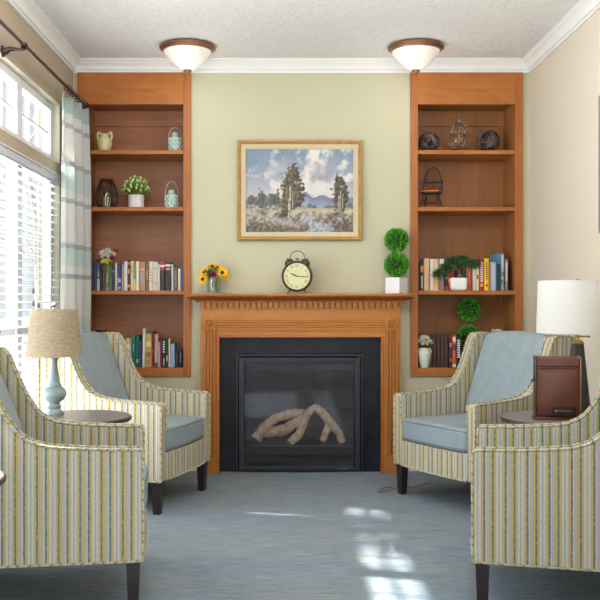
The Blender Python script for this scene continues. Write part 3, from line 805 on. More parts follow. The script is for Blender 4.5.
    # legs
    for sx in (-1, 1):
        for fr in (0, 1):
            x = sx*(CW/2-.034); y = (.036 if fr == 0 else .665)-UO; dy = 0 if fr == 0 else .045
            a, b = .026, .019
            v = [(x-a, y-a, .178), (x+a, y-a, .178), (x+a, y+a, .178), (x-a, y+a, .178), (x-b, y-b+dy, 0), (x+b, y-b+dy, 0), (x+b, y+b+dy, 0), (x-b, y+b+dy, 0)]
            m = MB(); m._add(v, [(3, 2, 1, 0), (4, 5, 6, 7), (0, 1, 5, 4), (1, 2, 6, 5), (2, 3, 7, 6), (3, 0, 4, 7)]); m.build('leg', M['espresso'], r, bevel=.002)
    return r
chair0 = make_chair('striped wing armchair left of the fireplace, behind the table with the burlap-shaded lamp')
specs = [((-.542, 5.037), (.955, -.295), None),
         ((-.567, 3.63), (.989, .148), 'striped armchair nearest the camera on the left, back cut off by the frame edge'),
         ((.83, 4.965), (-.858, -.513), 'striped wing armchair right of the fireplace with a sunlit blue-grey cushioned back'),
         ((.779, 3.612), (-.970, .242), 'striped armchair nearest the camera on the right, in front of the brown leather case')]
for i, ((fx_, fy_), (dx, dy), lab) in enumerate(specs):
    o = chair0 if i == 0 else copy_tree(chair0)
    if lab: o['label'] = lab
    # local -Y is the facing direction
    L = math.hypot(dx, dy); dx /= L; dy /= L
    o.rotation_euler = (0, 0, math.atan2(dx, -dy)); o.location = (fx_-dx*UO, fy_-dy*UO, 0)

# ------------------------------------------------------------------ side tables
def make_table(label):
    r = thing('side_table', label, 'side table', (0, 0, 0), 0, 'round side tables between the armchairs')
    tt_ = MB().lathe([(.001, .562), (.250, .562), (.256, .566), (.256, .577), (.252, .581), (.001, .581)], 56, caps=False).build('tabletop', M['table_top'], r)
    MB().lathe([(.2562, .560), (.260, .564), (.260, .574), (.2562, .578)], 56, caps=False).build('edge_band', M['leather_dark'], tt_)
    MB().lathe([(.001, .559), (.06, .559), (.05, .545), (.022, .53), (.020, .10), (.03, .05), (.001, .05)], 24, caps=False).build('pedestal', M['espresso'], r)
    MB().lathe([(.001, .05), (.12, .045), (.17, .022), (.175, 0), (.001, 0)], 40, caps=False).build('table_base', M['espresso'], r)
    return r
TZ = .581
t0 = make_table('round grey-brown side table carrying the burlap-shaded lamp'); t0.location = (-.992, 4.30, 0)
t1 = copy_tree(t0); t1['label'] = 'round grey-brown side table under the leather case and white-shaded lamp'; t1.location = (1.31, 4.28, 0)
t2 = copy_tree(t0); t2['label'] = 'side table whose rim just shows at the left edge before the nearest armchair'; t2.location = (-1.137, 2.79, 0)

# ------------------------------------------------------------------ table lamps
lx, ly = X(54, 4.34), 4.34
r = thing('table_lamp', 'grey-teal turned table lamp with a tan burlap drum shade, in front of the blinds', 'table lamp', (lx, ly, TZ))
k = ly/F
def zz(py): return Z(py, ly)-TZ
MB().lathe([(.001, 0), (.044, 0), (.046, .006), (.046, .014), (.042, .020), (.034, .026), (.030, .031), (.034, .038), (.036, .044), (.030, .052), (.026, .056), (.030, .062), (.046, .074), (.058, .092), (.0605, .104), (.056, .120), (.046, .132), (.034, .138), (.036, .142), (.036, .148), (.031, .154), (.029, .162),
             (.025, .184), (.0195, .215), (.016, .245), (.0155, .262), (.019, .268), (.021, .274), (.019, .280), (.014, .284), (.001, .284)], 40, caps=False).build('lamp_body', M['teal_ceramic'], r)
zb, zt_ = zz(356), zz(309.5)
MB().tube([(0, 0, .284), (0, 0, zt_+.012)], .005, 10).build('stem', M['brass'], r)
sh = MB(); sg = 48
ro, rt = .134, .112
sh.lathe([(ro-.002, zb), (ro, zb), (rt, zt_), (rt-.002, zt_), (ro-.002, zb)], sg, caps=False)
so = sh.build('lamp_shade', M['burlap'], r, smooth=60)
m = MB()
for a in range(3):
    an = a*2*PI/3; m.tube([(0, 0, zt_-.004), (math.cos(an)*(rt-.002), math.sin(an)*(rt-.002), zt_-.004)], .0015, 6)
m.build('shade_spider', M['brass'], so)
MB().lathe([(.001, 0), (.007, .001), (.005, .006), (.010, .012), (.012, .020), (.010, .027), (.004, .032), (.001, .033)], 16, (0, 0, zt_+.004), caps=False).build('finial', M['chrome'], r)

lx, ly = X(577.5, 4.345), 4.345
r = thing('table_lamp', 'charcoal cone table lamp with a white drum shade, behind the leather case', 'table lamp', (lx, ly, TZ))
MB().lathe([(.001, 0), (.064, 0), (.065, .004), (.062, .02), (.030, zz(344)-.004), (.027, zz(344)), (.001, zz(344))], 44, caps=False).build('lamp_body', M['charcoal'], r)
MB().lathe([(.001, 0), (.031, 0), (.032, .006), (.027, .010), (.022, .016), (.010, .020), (.009, .034), (.014, .038), (.014, .042), (.001, .043)], 28, (0, 0, zz(344)), caps=False).build('collar', M['brass'], r)
m = MB(); m.tube([(.012, 0, zz(344)+.036), (.05, -.01, zz(344)+.036)], .003, 8); m.sphere((.052, -.01, zz(344)+.036), .006, 2)
m.build('switch', M['brass'], r)
zb, zt_ = zz(333), zz(280.8)
MB().tube([(0, 0, zz(344)+.043), (0, 0, zt_+.004)], .004, 10).build('stem', M['brass'], r)
ro, rt = .194, .187
so = MB().lathe([(ro-.002, zb), (ro, zb), (rt, zt_), (rt-.002, zt_), (ro-.002, zb)], 60, caps=False).build('lamp_shade', M['white_shade'], r, smooth=60)
m = MB()
for a in range(3):
    an = a*2*PI/3; m.tube([(0, 0, zt_-.004), (math.cos(an)*(rt-.002), math.sin(an)*(rt-.002), zt_-.004)], .0015, 6)
m.build('shade_spider', M['brass'], so)
MB().lathe([(.001, 0), (.012, .001), (.013, .004), (.006, .007), (.001, .010)], 16, (0, 0, zt_+.001), caps=False).build('finial', M['brass'], r)

# ------------------------------------------------------------------ leather case
cy = 4.175; cx0, cx1 = X(536, cy), X(580.5, cy); cw_ = cx1-cx0; chz = Z(354.5, cy)-TZ-.012; cd = .105
r = thing('leather_case', 'upright brown leather case with a black label plate, standing on the side table at right', 'case', ((cx0+cx1)/2-.004, cy-.01, TZ), math.radians(-11))
hw_ = cw_/2
MB().box(-hw_-.008, hw_+.004, -.008, cd, 0, .012).build('base_board', M['leather'], r, bevel=.003)
MB().box(-hw_+.006, hw_-.006, .004, cd-.004, .012, chz-.052).build('case_body', M['leather'], r, bevel=.004)
# domed front flap: shallow belly
m = MB(); n = 10
for i in range(n):
    for j in range(n): pass
m.softbox(hw_-.008, (chz-.066)/2, .008, .006, .008, 12, Matrix.Translation((0, .003, .014+(chz-.066)/2)) @ Matrix.Rotation(PI/2, 4, 'X'))
m.build('front_panel', M['leather'], r, smooth=70)
m = MB(); m.box(-hw_+.004, hw_-.004, 0, cd, chz-.050, chz); lid = m.build('lid', M['leather'], r, bevel=.010, seg=3)
MB().tube([(-hw_+.01, -.003, chz-.050), (hw_-.01, -.003, chz-.050)], .004, 8).build('lid_bead', M['leather'], lid)
for sg, mt in ((-1, M['leather_dark']), (1, M['leather_edge'])):
    x0, x1 = sorted((sg*hw_, sg*(hw_-(.009 if sg < 0 else .006)))); MB().box(x0, x1, -.006, cd, .012, chz+.003).build('edge_strip', mt, r, bevel=.004)
m = MB(); lx0 = -.034; m.box(lx0, lx0+.112, -.020, -.003, .020, .064); pl = m.build('label_plate', M['iron'], r, bevel=.003)
m = MB(); m.box(lx0+.02, lx0+.092, -.023, -.019, .042, .046); m.sphere((lx0+.022, -.022, .043), .006, 2); m.build('plate_slot', M['brass'], pl, bevel=.001)
m = MB(); m.sphere((-hw_-.006, .03, chz*.62), .009, 2, (1, 1, .8)); m.tube([(-hw_, .03, chz*.62+.02), (-hw_-.006, .03, chz*.62)], .003, 8); m.build('clasp', M['leather_dark'], r)

# ------------------------------------------------------------------ ceiling lights
def ceiling_light(px, label, first=None):
    y = 5.60; x = X(px, y)
    if first:
        o = copy_tree(first); o.location = (x, y, H); o['label'] = label; return o
    r = thing('ceiling_light', label, 'ceiling light', (x, y, H), 0, 'flush ceiling lights')
    MB().lathe([(.001, 0.0), (0.1545, 0.0), (0.1689, -0.0036), (0.1761, -0.0126), (0.1751, -0.0216), (0.1648, -0.0279), (0.1566, -0.0315), (0.1545, -0.0378), (0.1483, -0.0396), (0.1442, -0.027), (.001, -0.027)], 56, caps=False).build('rim', M['bronze'], r)
    MB().lathe([(0.1483, -0.0306), (0.1504, -0.0396), (0.1421, -0.0558), (0.1215, -0.0774), (0.0948, -0.1062), (0.068, -0.1314), (0.0464, -0.1476), (0.0288, -0.1548), (.001, -0.1557)], 56, caps=False).build('glass_shade', M['alabaster'], r, smooth=80)
    MB().lathe([(.001, -0.1512), (0.0247, -0.1512), (0.0288, -0.1566), (0.0227, -0.1638), (0.0124, -0.171), (0.0082, -0.1782), (0.0103, -0.1836), (0.0062, -0.1908), (.001, -0.1926)], 20, caps=False).build('finial', M['bronze'], r)
    return r
c0 = ceiling_light(187.5, 'bronze and white glass flush ceiling light above the left bookcase')
ceiling_light(415.8, 'bronze and white glass flush ceiling light above the right bookcase', c0)

# ------------------------------------------------------------------ curtain and rod
r = thing('curtain_rod', 'dark metal curtain rod on scrolled brackets above the windows', 'curtain rod', (-1.29, 5.0, 2.41))
MB().tube([(0, -3.4, 0), (0, .80, 0)], .0115, 14).build('rod', M['rod'], r)
m = MB(); m.lathe([(.001, 0), (.016, .002), (.018, .008), (.013, .012), (.020, .024), (.024, .036), (.018, .048), (.001, .054)], 18, mat=Matrix.Translation((0, .795, 0)) @ Matrix.Rotation(-PI/2, 4, 'X'), caps=False); m.build('finial', M['rod'], r)
for yb in (-.55, .74, -2.2):
    m = MB(); m.tube([(-.108, yb, -.03), (-.095, yb, -.030), (-.070, yb, -.018), (-.04, yb, -.020), (-.012, yb, -.022), (.004, yb, -.018)], [.022, .019, .012, .009, .008, .007], 10)
    m.lathe([(.001, 0), (.030, 0), (.030, .006), (.020, .012), (.012, .016), (.001, .016)], 20, mat=Matrix.Translation((-.110, yb, -.03)) @ Matrix.Rotation(PI/2, 4, 'Y'), caps=False)
    m.tube([(.014*math.cos(a), yb, .014*math.sin(a)-.002) for a in [i*2*PI/16 for i in range(16)]], .005, 8, closed=True)
    m.build('bracket', M['rod'], r)
# curtain: folded cloth hanging from pleats
CY0, CY1 = 5.315, 5.80; CX0, CX1 = -1.322, -1.272; NP = 84; NZ = 50
ctop, cbot = 2.375, .03
cur = thing('curtain', 'white and pale aqua plaid curtain hanging beside the left bookcase', 'curtain', (-1.30, 5.6, 2.39))
bm = bmesh.new(); uvl = bm.loops.layers.uv.new('UVMap'); rows = []
def curp(s, w):
    z = ctop+(cbot-ctop)*w+.012*math.cos(s*2*PI*3)*(1-w)
    dep = .010+.012*min(1, w*5); ph = .7*w*math.sin(s*3+1)
    y = CY0+(CY1-CY0)*s+.014*math.sin(s*2*PI*3*2+ph)*min(1, w*3); x = CX0+(CX1-CX0)*s+dep*math.cos(s*2*PI*3+ph)+.006*math.sin(s*2*PI*9+4*w)
    if w > .5: y += -.02*(w-.5)*(1-s)
    return Vector((x+1.30, y-5.6, z-2.39))
for j in range(NZ+1): rows.append([bm.verts.new(curp(i/NP, j/NZ)) for i in range(NP+1)])
for j in range(NZ):
    for i in range(NP):
        f = bm.faces.new((rows[j][i], rows[j+1][i], rows[j+1][i+1], rows[j][i+1]))
        for lp, (a, b) in zip(f.loops, ((i, j), (i, j+1), (i+1, j+1), (i+1, j))): lp[uvl].uv = (a/NP*1.02, 2.39+curp(a/NP, b/NZ).z)
me = bpy.data.meshes.new('curtain_cloth'); bm.to_mesh(me); bm.free(); me.materials.append(M['curtain'])
for p in me.polygons: p.use_smooth = True
o = bpy.data.objects.new('curtain_cloth', me); C.objects.link(o); o.parent = cur
sd = o.modifiers.new('thick', 'SOLIDIFY'); sd.thickness = .0018
for k in range(7):
    yk = CY0+.02+(CY1-.05-CY0)*k/6-5.6
    m = MB(); m.tube([(.010+.019*math.cos(a), yk, .018+.019*math.sin(a)) for a in [i*2*PI/18 for i in range(18)]], .0028, 6, closed=True); m.tube([(.010, yk, 0), (.006, yk, -.02)], .002, 6)
    m.build('curtain_ring', M['rod'], cur)

# ------------------------------------------------------------------ books
def bookmat(c, name='book_cloth'):
    key = ('bk',)+c
    if key not in M: M[key] = plain(name, rgb(*c), .5, var=.05, scale=60)
    return M[key]
BY = YB+.035   # plane of the spines
def book(px0, px1, ytop, shelf, col, label, group, marks=(), depth=.15, lean=0, yspine=BY, rz=0):
    s = F/yspine; zf = SH[shelf]; x0 = X(px0, yspine)+.0006; x1 = X(px1, yspine)-.0006; h = max(.03, Z(ytop, yspine)-zf); w = x1-x0
    r = thing('book', label, 'book', ((x0+x1)/2, yspine, zf+.0005), rz, group)
    if lean:
        r.rotation_euler = (0, lean, 0)
        r.location.z += abs(math.sin(lean))*w/2
    hw = w/2; t = min(.003, w*.22); cm = bookmat(col)
    prof = [(-hw, depth), (-hw, .004), (-hw*.6, .0), (hw*.6, 0), (hw, .004), (hw, depth), (hw-t, depth), (hw-t, .006), (-hw+t, .006), (-hw+t, depth)]
    MB().prism(prof, 0, h, 'Z').build('cover', cm, r, smooth=30)
    MB().box(-hw+t, hw-t, .006, depth-.004, .003, h-.004).build('pages', M['pages'], r, smooth=0)
    for z0, z1, c, *ww in marks:
        f = ww[0] if ww else .9
        MB().box(-hw*f, hw*f, -.0006, .002, h*z0, h*z1).build('spine_label', bookmat(c), r, smooth=0)
    return r
def letters(a, b, n, c, f=.5):
    """rows of small unreadable marks, as the lettering shows at this size"""
    st = (b-a)/n; return [(a+i*st, a+i*st+st*.6, c, f) for i in range(n)]
g3 = 'books on the third shelf of the left bookcase'
L3 = [
 (90.4, 92.4, 262, (98, 88, 84), 'dull brown book first from the left on the third shelf, by the curtain', ()),
 (92.5, 94.3, 260, (52, 58, 96), 'slim navy book beside the dull brown one at the curtain end', ()),
 (94.4, 96.8, 259, (74, 78, 92), 'slate grey book just left of the blue book with a grey foot', ()),
 (96.9, 99.8, 263, (64, 100, 158), 'blue book with a pale grey lower spine left of the flower vase', ((0, .42, (196, 196, 190)), (.5, .7, (150, 176, 206), .5))),
 (99.9, 102.3, 265, (66, 50, 48), 'dark brown book touching the left side of the flower vase', ()),
 (102.4, 104.8, 265, (150, 84, 60), 'rust coloured book behind the left edge of the flower vase', ()),
 (104.9, 108.8, 264, (166, 156, 132), 'grey-tan book hidden behind the middle of the flower vase', ()),
 (108.9, 112.2, 265, (118, 112, 96), 'olive-grey book hidden behind the right side of the flower vase', ()),
 (112.3, 114.6, 266, (50, 56, 104), 'slim navy book just right of the flower vase', ((.75, .82, (190, 190, 200), .6),)),
 (114.7, 117.4, 263, (204, 194, 170), 'cream book between two navy ones right of the flower vase', ()),
 (117.5, 121.2, 263.5, (48, 64, 120), 'deep blue book with pale bands right of the flower vase', ((.3, .45, (160, 182, 210)), (.05, .14, (150, 176, 210)))),
 (121.4, 123.9, 264, (186, 154, 116), 'tan book left of the tall lavender-white one', ()),
 (124.0, 127.3, 261.5, (222, 222, 232), 'tall lavender-white book with a plain spine', ()),
 (127.4, 130.3, 260, (84, 52, 40), 'dark brown book with gold bands among the pale ones', ((.1, .2, (200, 160, 90)), (.55, .7, (206, 170, 100), .6), (.85, .92, (200, 160, 90)))),
 (130.4, 133.2, 261, (226, 214, 166), 'pale yellow book right of the dark brown and gold one', ((.6, .85, (150, 140, 90), .35),)),
 (133.3, 135.8, 261.5, (150, 146, 104), 'olive book with a cream foot next to the pale yellow one', ((0, .4, (216, 206, 170)),)),
 (135.9, 138.9, 261.5, (236, 230, 212), 'white book at the middle of the third-shelf row', ()),
 (139.0, 145.2, 262, (190, 130, 92), 'thick tan-orange book with a faded blue-grey middle', ((.25, .62, (150, 154, 158), .6), (.70, .78, (206, 170, 140), .8))),
 (145.3, 148.7, 262, (110, 112, 76), 'olive green book beside the thick tan-orange one', ((.4, .7, (170, 150, 90), .5),)),
 (148.8, 152.6, 261.5, (232, 214, 202), 'pinkish white book with faint lettering', tuple(letters(.3, .8, 5, (206, 170, 160), .5))),
 (152.7, 157.9, 262, (206, 202, 184), 'thick grey-cream book left of the red-topped black one', ((.72, .82, (180, 180, 156), .7), (.2, .3, (186, 180, 160), .7))),
 (158.0, 159.9, 264, (226, 222, 220), 'slim white book squeezed against the red-topped black one', ()),
 (160.0, 164.9, 261.5, (44, 38, 42), 'black book with a red top and white band', ((.90, 1.0, (200, 34, 54), .95), (.80, .88, (226, 216, 206)), (.70, .78, (200, 50, 60), .8))),
 (165.0, 171.0, 262, (58, 42, 44), 'thick dark brown book with a white and a pink band', ((.84, .92, (206, 204, 196), .95), (.72, .79, (214, 140, 130), .8))),
 (171.1, 173.6, 264, (192, 190, 184), 'light grey book between the dark brown and the charcoal one', ()),
 (173.7, 177.7, 267, (84, 86, 92), 'charcoal book with rows of faint grey marks', tuple(letters(.15, .85, 7, (150, 152, 156), .5))),
 (177.8, 180.7, 268.5, (226, 212, 166), 'cream book next to last at the right end of the third shelf', ()),
 (180.8, 183.1, 267, (92, 88, 164), 'violet-blue book at the right end of the third shelf', ()),
]
for a, b, yt, c, lab, mk in L3: book(a, b, yt, 2, c, lab, g3, mk)
g4 = 'books on the bottom shelf of the left bookcase'
L4 = [
 (91.0, 95.8, 331.5, (60, 72, 110), 'blue book with a white head rising over the grey cushion beside the curtain', ((.80, .97, (220, 218, 212)),)),
 (95.9, 102.5, 330, (34, 32, 38), 'thick black book rising over the grey chair cushion', ()),
 (125.4, 129.9, 338.5, (214, 192, 140), 'straw-yellow book half hidden by the wing of the armchair', ((.6, .8, (240, 224, 180), .8),)),
 (130.0, 131.6, 339, (150, 182, 206), 'slim pale blue book left of the two green ones', ()),
 (131.7, 135.3, 336, (30, 120, 92), 'left one of the two bright green books', ((.5, .75, (120, 180, 150), .3),)),
 (135.4, 139.2, 335.5, (24, 106, 84), 'right one of the two bright green books', ((.15, .25, (150, 190, 160), .7),)),
 (139.3, 141.3, 341, (92, 60, 150), 'slim purple book between the green ones and the tall pale one', ()),
 (141.8, 145.0, 328.7, (190, 204, 170), 'tallest pale green book on the bottom shelf', ((.05, .9, (222, 226, 206), .4),)),
 (145.3, 151.6, 334, (190, 156, 96), 'thick gold and tan book with mottled spine', ((.62, .78, (222, 196, 140), .8), (.3, .45, (150, 110, 60), .7), (.1, .22, (206, 120, 70), .7))),
 (151.7, 154.3, 332, (110, 30, 38), 'maroon book left of the peach one', ((.38, .52, (200, 40, 40)),)),
 (154.4, 158.0, 334.2, (206, 160, 138), 'peach coloured book with a dark foot', ((0, .14, (120, 60, 50)),)),
 (158.1, 160.0, 342, (170, 184, 200), 'slim grey-blue book next to the crimson one', ()),
 (160.1, 162.0, 338, (150, 36, 50), 'slim crimson book beside the black and white one', ()),
 (162.1, 165.6, 338, (38, 40, 42), 'black book with white lettering on the bottom shelf', tuple(letters(.5, .92, 5, (200, 206, 200), .6))+((.05, .3, (140, 150, 146), .5),)),
 (165.7, 168.2, 338, (28, 66, 54), 'dark green book left of the cream one', ((.2, .4, (190, 200, 190), .5),)),
 (168.3, 170.4, 338.5, (220, 204, 160), 'cream book rising behind the light blue one', ()),
 (170.5, 174.7, 344, (140, 172, 206), 'light blue book near the right end of the bottom shelf', ()),
 (174.9, 178.3, 351, (46, 34, 34), 'short dark brown book second from the right end', ()),
 (178.4, 182.6, 348, (30, 26, 28), 'short black book with grey marks at the right end', tuple(letters(.3, .8, 4, (120, 120, 124), .4))),
]
for a, b, yt, c, lab, mk in L4: book(a, b, yt, 3, c, lab, g4, mk, lean=(.02 if yt == 328.7 else 0))
gr = 'books on the third shelf of the right bookcase'
R3 = [
 (417.0, 418.4, 259, (210, 206, 140), 'slim pale yellow book at the left end beside the stile', ()),
 (418.5, 420.2, 262, (44, 38, 36), 'slim black book next to the pale yellow one', ()),
 (420.3, 423.6, 261, (36, 32, 34), 'black book with an orange patch and white lettering', ((.62, .84, (226, 140, 40), .9), (.08, .5, (180, 176, 172), .6))),
 (423.9, 429.3, 258.4, (226, 186, 148), 'thick peach book left of the white one', ((.04, .06, (120, 40, 40), .3),)),
 (429.9, 433.8, 259, (226, 222, 212), 'white book between the peach ones', ()),
 (433.9, 438.6, 259, (232, 196, 150), 'pale orange and white book beside the pine branch', ((.1, .5, (240, 170, 96), .7),)),
 (439.2, 444.4, 259, (146, 118, 130), 'mauve-grey book with a white head, left of the bonsai', ((.85, 1.0, (230, 226, 222)),)),
 (444.8, 447.8, 262, (60, 30, 32), 'dark book with pink marks behind the bonsai branch', ((.4, .5, (206, 140, 120), .8), (0, .15, (190, 60, 50), .8))),
 (447.9, 450.2, 263, (190, 40, 40), 'slim red book left of the white bonsai pot', ((.3, .45, (220, 130, 90), .8),)),
 (450.3, 454.9, 260, (156, 18, 34), 'crimson book rising behind the bonsai trunk', ()),
 (455.0, 458.1, 262, (40, 34, 36), 'black book behind the white bonsai pot', ()),
 (458.2, 462.2, 263, (62, 40, 36), 'dark brown book with a tan band behind the bonsai pot', ((.4, .6, (190, 130, 90), .9), (.3, .38, (220, 210, 190), .9))),
 (462.3, 465.7, 258.2, (58, 60, 68), 'charcoal book rising at the right of the bonsai', ((.85, .96, (150, 160, 176), .7),)),
 (466.2, 467.7, 261, (196, 160, 100), 'slim tan book right of the bonsai', ()),
 (467.8, 471.4, 262, (196, 66, 44), 'orange-red book right of the bonsai pot', tuple(letters(.2, .8, 6, (226, 140, 100), .4))),
 (471.5, 472.6, 263, (90, 120, 160), 'very slim blue book beside the orange-red one', ()),
 (472.7, 475.8, 262, (228, 216, 182), 'cream book, left of a pair of cream ones', ()),
 (475.9, 479.3, 262, (224, 212, 180), 'cream book with a small red mark, right of a pair of cream ones', ((.4, .55, (200, 60, 50), .6),)),
 (479.5, 484.1, 259, (168, 26, 48), 'dark red book with white lettering down its spine', tuple(letters(.28, .92, 9, (236, 220, 214), .62))+((.12, .22, (226, 160, 60), .7),)),
 (484.4, 489.1, 258.4, (244, 204, 28), 'bright yellow book with dark lettering', tuple(letters(.35, .9, 9, (96, 84, 60), .4))+((.12, .2, (206, 60, 40), .5),)),
 (489.3, 490.6, 263, (190, 96, 70), 'very slim orange book right of the yellow one', ()),
 (490.9, 496.6, 262, (150, 164, 190), 'thick grey-blue book right of the yellow one', ((.05, .95, (176, 184, 200), .5),)),
 (497.4, 499.9, 264, (20, 66, 78), 'slim dark teal book before the big teal book', ()),
 (504.9, 508.2, 259, (110, 140, 150), 'pink and teal book at the right end', ((.3, .9, (224, 196, 190), .6), (.05, .25, (130, 140, 130), .7))),
]
for a, b, yt, c, lab, mk in R3: book(a, b, yt, 2, c, lab, gr, mk, depth={490.9: .09, 497.4: .045}.get(a, .15), yspine={490.9: YB+.012, 497.4: YB+.006}.get(a, BY))
# big teal book, set at an angle so its front board shows
bk = book(500.4, 504.6, 253.6, 2, (96, 144, 166), 'tall teal hardback set at an angle near the right end', gr, ((.3, .97, (214, 222, 216), .55), (.02, .2, (210, 200, 140), .6), (.38, .5, (190, 60, 60), .5)), depth=.15, rz=math.radians(15))
# bottom shelf of the right bookcase: a set of dark brown volumes
gb = 'set of plain dark brown volumes on the bottom shelf of the right bookcase'
b0 = book(417.0, 420.8, 334.8, 3, (74, 50, 48), 'plain dark brown volume of the matching set beside the small white vase', gb, ())
for k in range(1, 8):
    c = copy_tree(b0); c.location.x += 3.93*k*BY/F
g5 = 'mixed books on the bottom shelf of the right bookcase'
for a, b, yt, c, lab, mk in [
 (449.0, 452.4, 339, (72, 36, 50), 'plum paperback with gold marks right of the brown set', ((.72, .86, (200, 160, 80), .6), (.2, .3, (180, 120, 60), .6))),
 (452.6, 456.0, 335.5, (220, 104, 50), 'orange, purple and white paperback on the bottom shelf', ((.80, .95, (222, 214, 206)), (.52, .72, (92, 50, 120)), (0, .1, (226, 220, 214)))),
 (456.3, 461.2, 335.3, (34, 30, 34), 'black paperback with big white lettering partly behind the armchair', tuple(letters(.30, .88, 8, (236, 232, 224), .6))),
 (496.6, 502.5, 329.5, (210, 208, 204), 'pale grey book just showing over the top of the armchair', ((.80, .92, (150, 120, 170), .8),)),
 (502.7, 508.8, 331, (186, 178, 186), 'mauve-grey book showing over the armchair at the right end', ((.84, .93, (90, 80, 110), .8),)),
]: book(a, b, yt, 3, c, lab, g5, mk, depth=(.10 if a < 470 else .15))

# ------------------------------------------------------------------ shelf ornaments, left bookcase
OY = YB+.10
def at(px, shelf, y=OY): return (X(px, y), y, SH[shelf]+.0005)
# celadon jug with two loop handles
r = thing('celadon_vase', 'small pale green two-handled vase on the top left shelf', 'vase', at(104.6, 0)); q = OY/F
S = 20*q
MB().lathe([(.001, 0), (.24*S, 0), (.27*S, .04*S), (.35*S, .30*S), (.37*S, .46*S), (.35*S, .62*S), (.28*S, .74*S), (.22*S, .82*S), (.24*S, .92*S), (.22*S, .94*S), (.18*S, .82*S), (.001, .78*S)], 32, caps=False).build('vase_body', M['celadon'], r)
for sg in (-1, 1):
    MB().tube([(sg*.20*S, 0, .93*S), (sg*.26*S, 0, 1.03*S), (sg*.33*S, 0, 1.0*S), (sg*.355*S, 0, .88*S), (sg*.35*S, 0, .74*S), (sg*.32*S, 0, .64*S)], .055*S, 10).build('handle', M['celadon'], r)
# mint lanterns
def lantern(px, shelf, wpx, hpx, hhpx, label):
    r = thing('ceramic_lantern', label, 'lantern', at(px, shelf, OY-.02), math.radians(20), 'pale teal lattice lanterns'); q = (OY-.02)/F
    R = wpx*q/2; Hh = hpx*q; 
    MB().lathe([(.001, 0), (R*.96, 0), (R, .05*Hh), (R, .93*Hh), (R*.9, Hh), (R*.55, 1.03*Hh), (.001, 1.03*Hh)], 36, caps=False).build('lantern_body', M['mint'], r)
    lt = MB()
    n = 7
    for k in range(n):
        for sg in (1, -1):
            pts = [(1.02*R*math.cos(2*PI*k/n+sg*tt*PI*.55), 1.02*R*math.sin(2*PI*k/n+sg*tt*PI*.55), .08*Hh+.82*Hh*tt) for tt in [i/12 for i in range(13)]]
            lt.tube(pts, R*.06, 6)
    for z in (.05, .92): lt.tube([(1.01*R*math.cos(a), 1.01*R*math.sin(a), z*Hh) for a in [i*2*PI/28 for i in range(28)]], R*.07, 6, closed=True)
    lt.build('lattice', M['mint_lattice'], r)
    m = MB()
    for k in range(n):
        for j in range(3):
            a = 2*PI*(k+.5*(j % 2)+.5)/n; z = Hh*(.2+.28*j); m.sphere((R*.985*math.cos(a), R*.985*math.sin(a), z), R*.13, 1, (1, 1, 1.3))
    m.build('openings', M['mint_dark'], r)
    MB().lathe([(R*.5, 1.0*Hh), (R*.55, 1.06*Hh), (R*.52, 1.28*Hh), (R*.45, 1.34*Hh), (R*.001, 1.36*Hh)], 28, caps=False).build('cap', M['mint'], r)
    ht = hhpx*q
    MB().tube([(-R*1.0, 0, .93*Hh)]+[(R*1.02*math.cos(a), 0, Hh+(ht-Hh)*math.sin(a)) for a in [PI*(1-i/16) for i in range(17)]]+[(R*1.0, 0, .93*Hh)], R*.05, 7).build('handle', M['wire'], r)
lantern(175.2, 0, 13, 14.5, 25, 'pale teal lattice lantern with a wire handle on the top shelf')
lantern(171.6, 1, 13, 13.5, 27, 'smaller pale teal lattice lantern on the second shelf beside the potted plant')
# dark wire lantern with a candle
r = thing('wire_lantern', 'dark twig-like wire lantern around a glass candle holder, second shelf', 'lantern', Vector(at(106.8, 1))+Vector((0, 0, .003))); q = OY/F
m = MB(); n = 26; Hh = 29*q
for k in range(n):
    a = 2*PI*k/n; pts = []
    for tt in [i/10 for i in range(11)]:
        rr = q*(6.5+5.2*math.sin(PI*min(1, (1-tt)*.92+.02))**.8 if tt < .97 else 6.6); rr = q*(7.2*(1-tt)+5.6*tt+4.6*math.sin(PI*(tt**.75))); aa = a+.25*tt
        pts.append((rr*math.cos(aa), rr*math.sin(aa), Hh*tt+.001))
    m.tube(pts, .0026, 5)
m.build('cage', M['iron'], r)
for z, rr in ((.0045, 7.2), (Hh*.98, 5.6), (Hh*.90, 7.2)): MB().tube([(rr*q*math.cos(a), rr*q*math.sin(a), z) for a in [i*2*PI/24 for i in range(24)]], .003, 6, closed=True).build('hoop', M['iron'], r)
for sg in (-1, 1): MB().tube([(sg*5.6*q, 0, Hh*.97), (sg*7.4*q, 0, Hh*1.02)], .0035, 6).build('handle_lug', M['iron'], r)
MB().lathe([(.001, .004), (4.6*q, .004), (4.8*q, .01), (4.9*q, 16*q), (4.75*q, 16*q), (4.6*q, .012), (.001, .010)], 28, caps=False).build('glass_cup', M['vase_glass'], r)
MB().lathe([(.001, .011), (3.8*q, .011), (3.8*q, 11*q), (.001, 11*q)], 24, caps=False).build('candle', M['candle'], r)
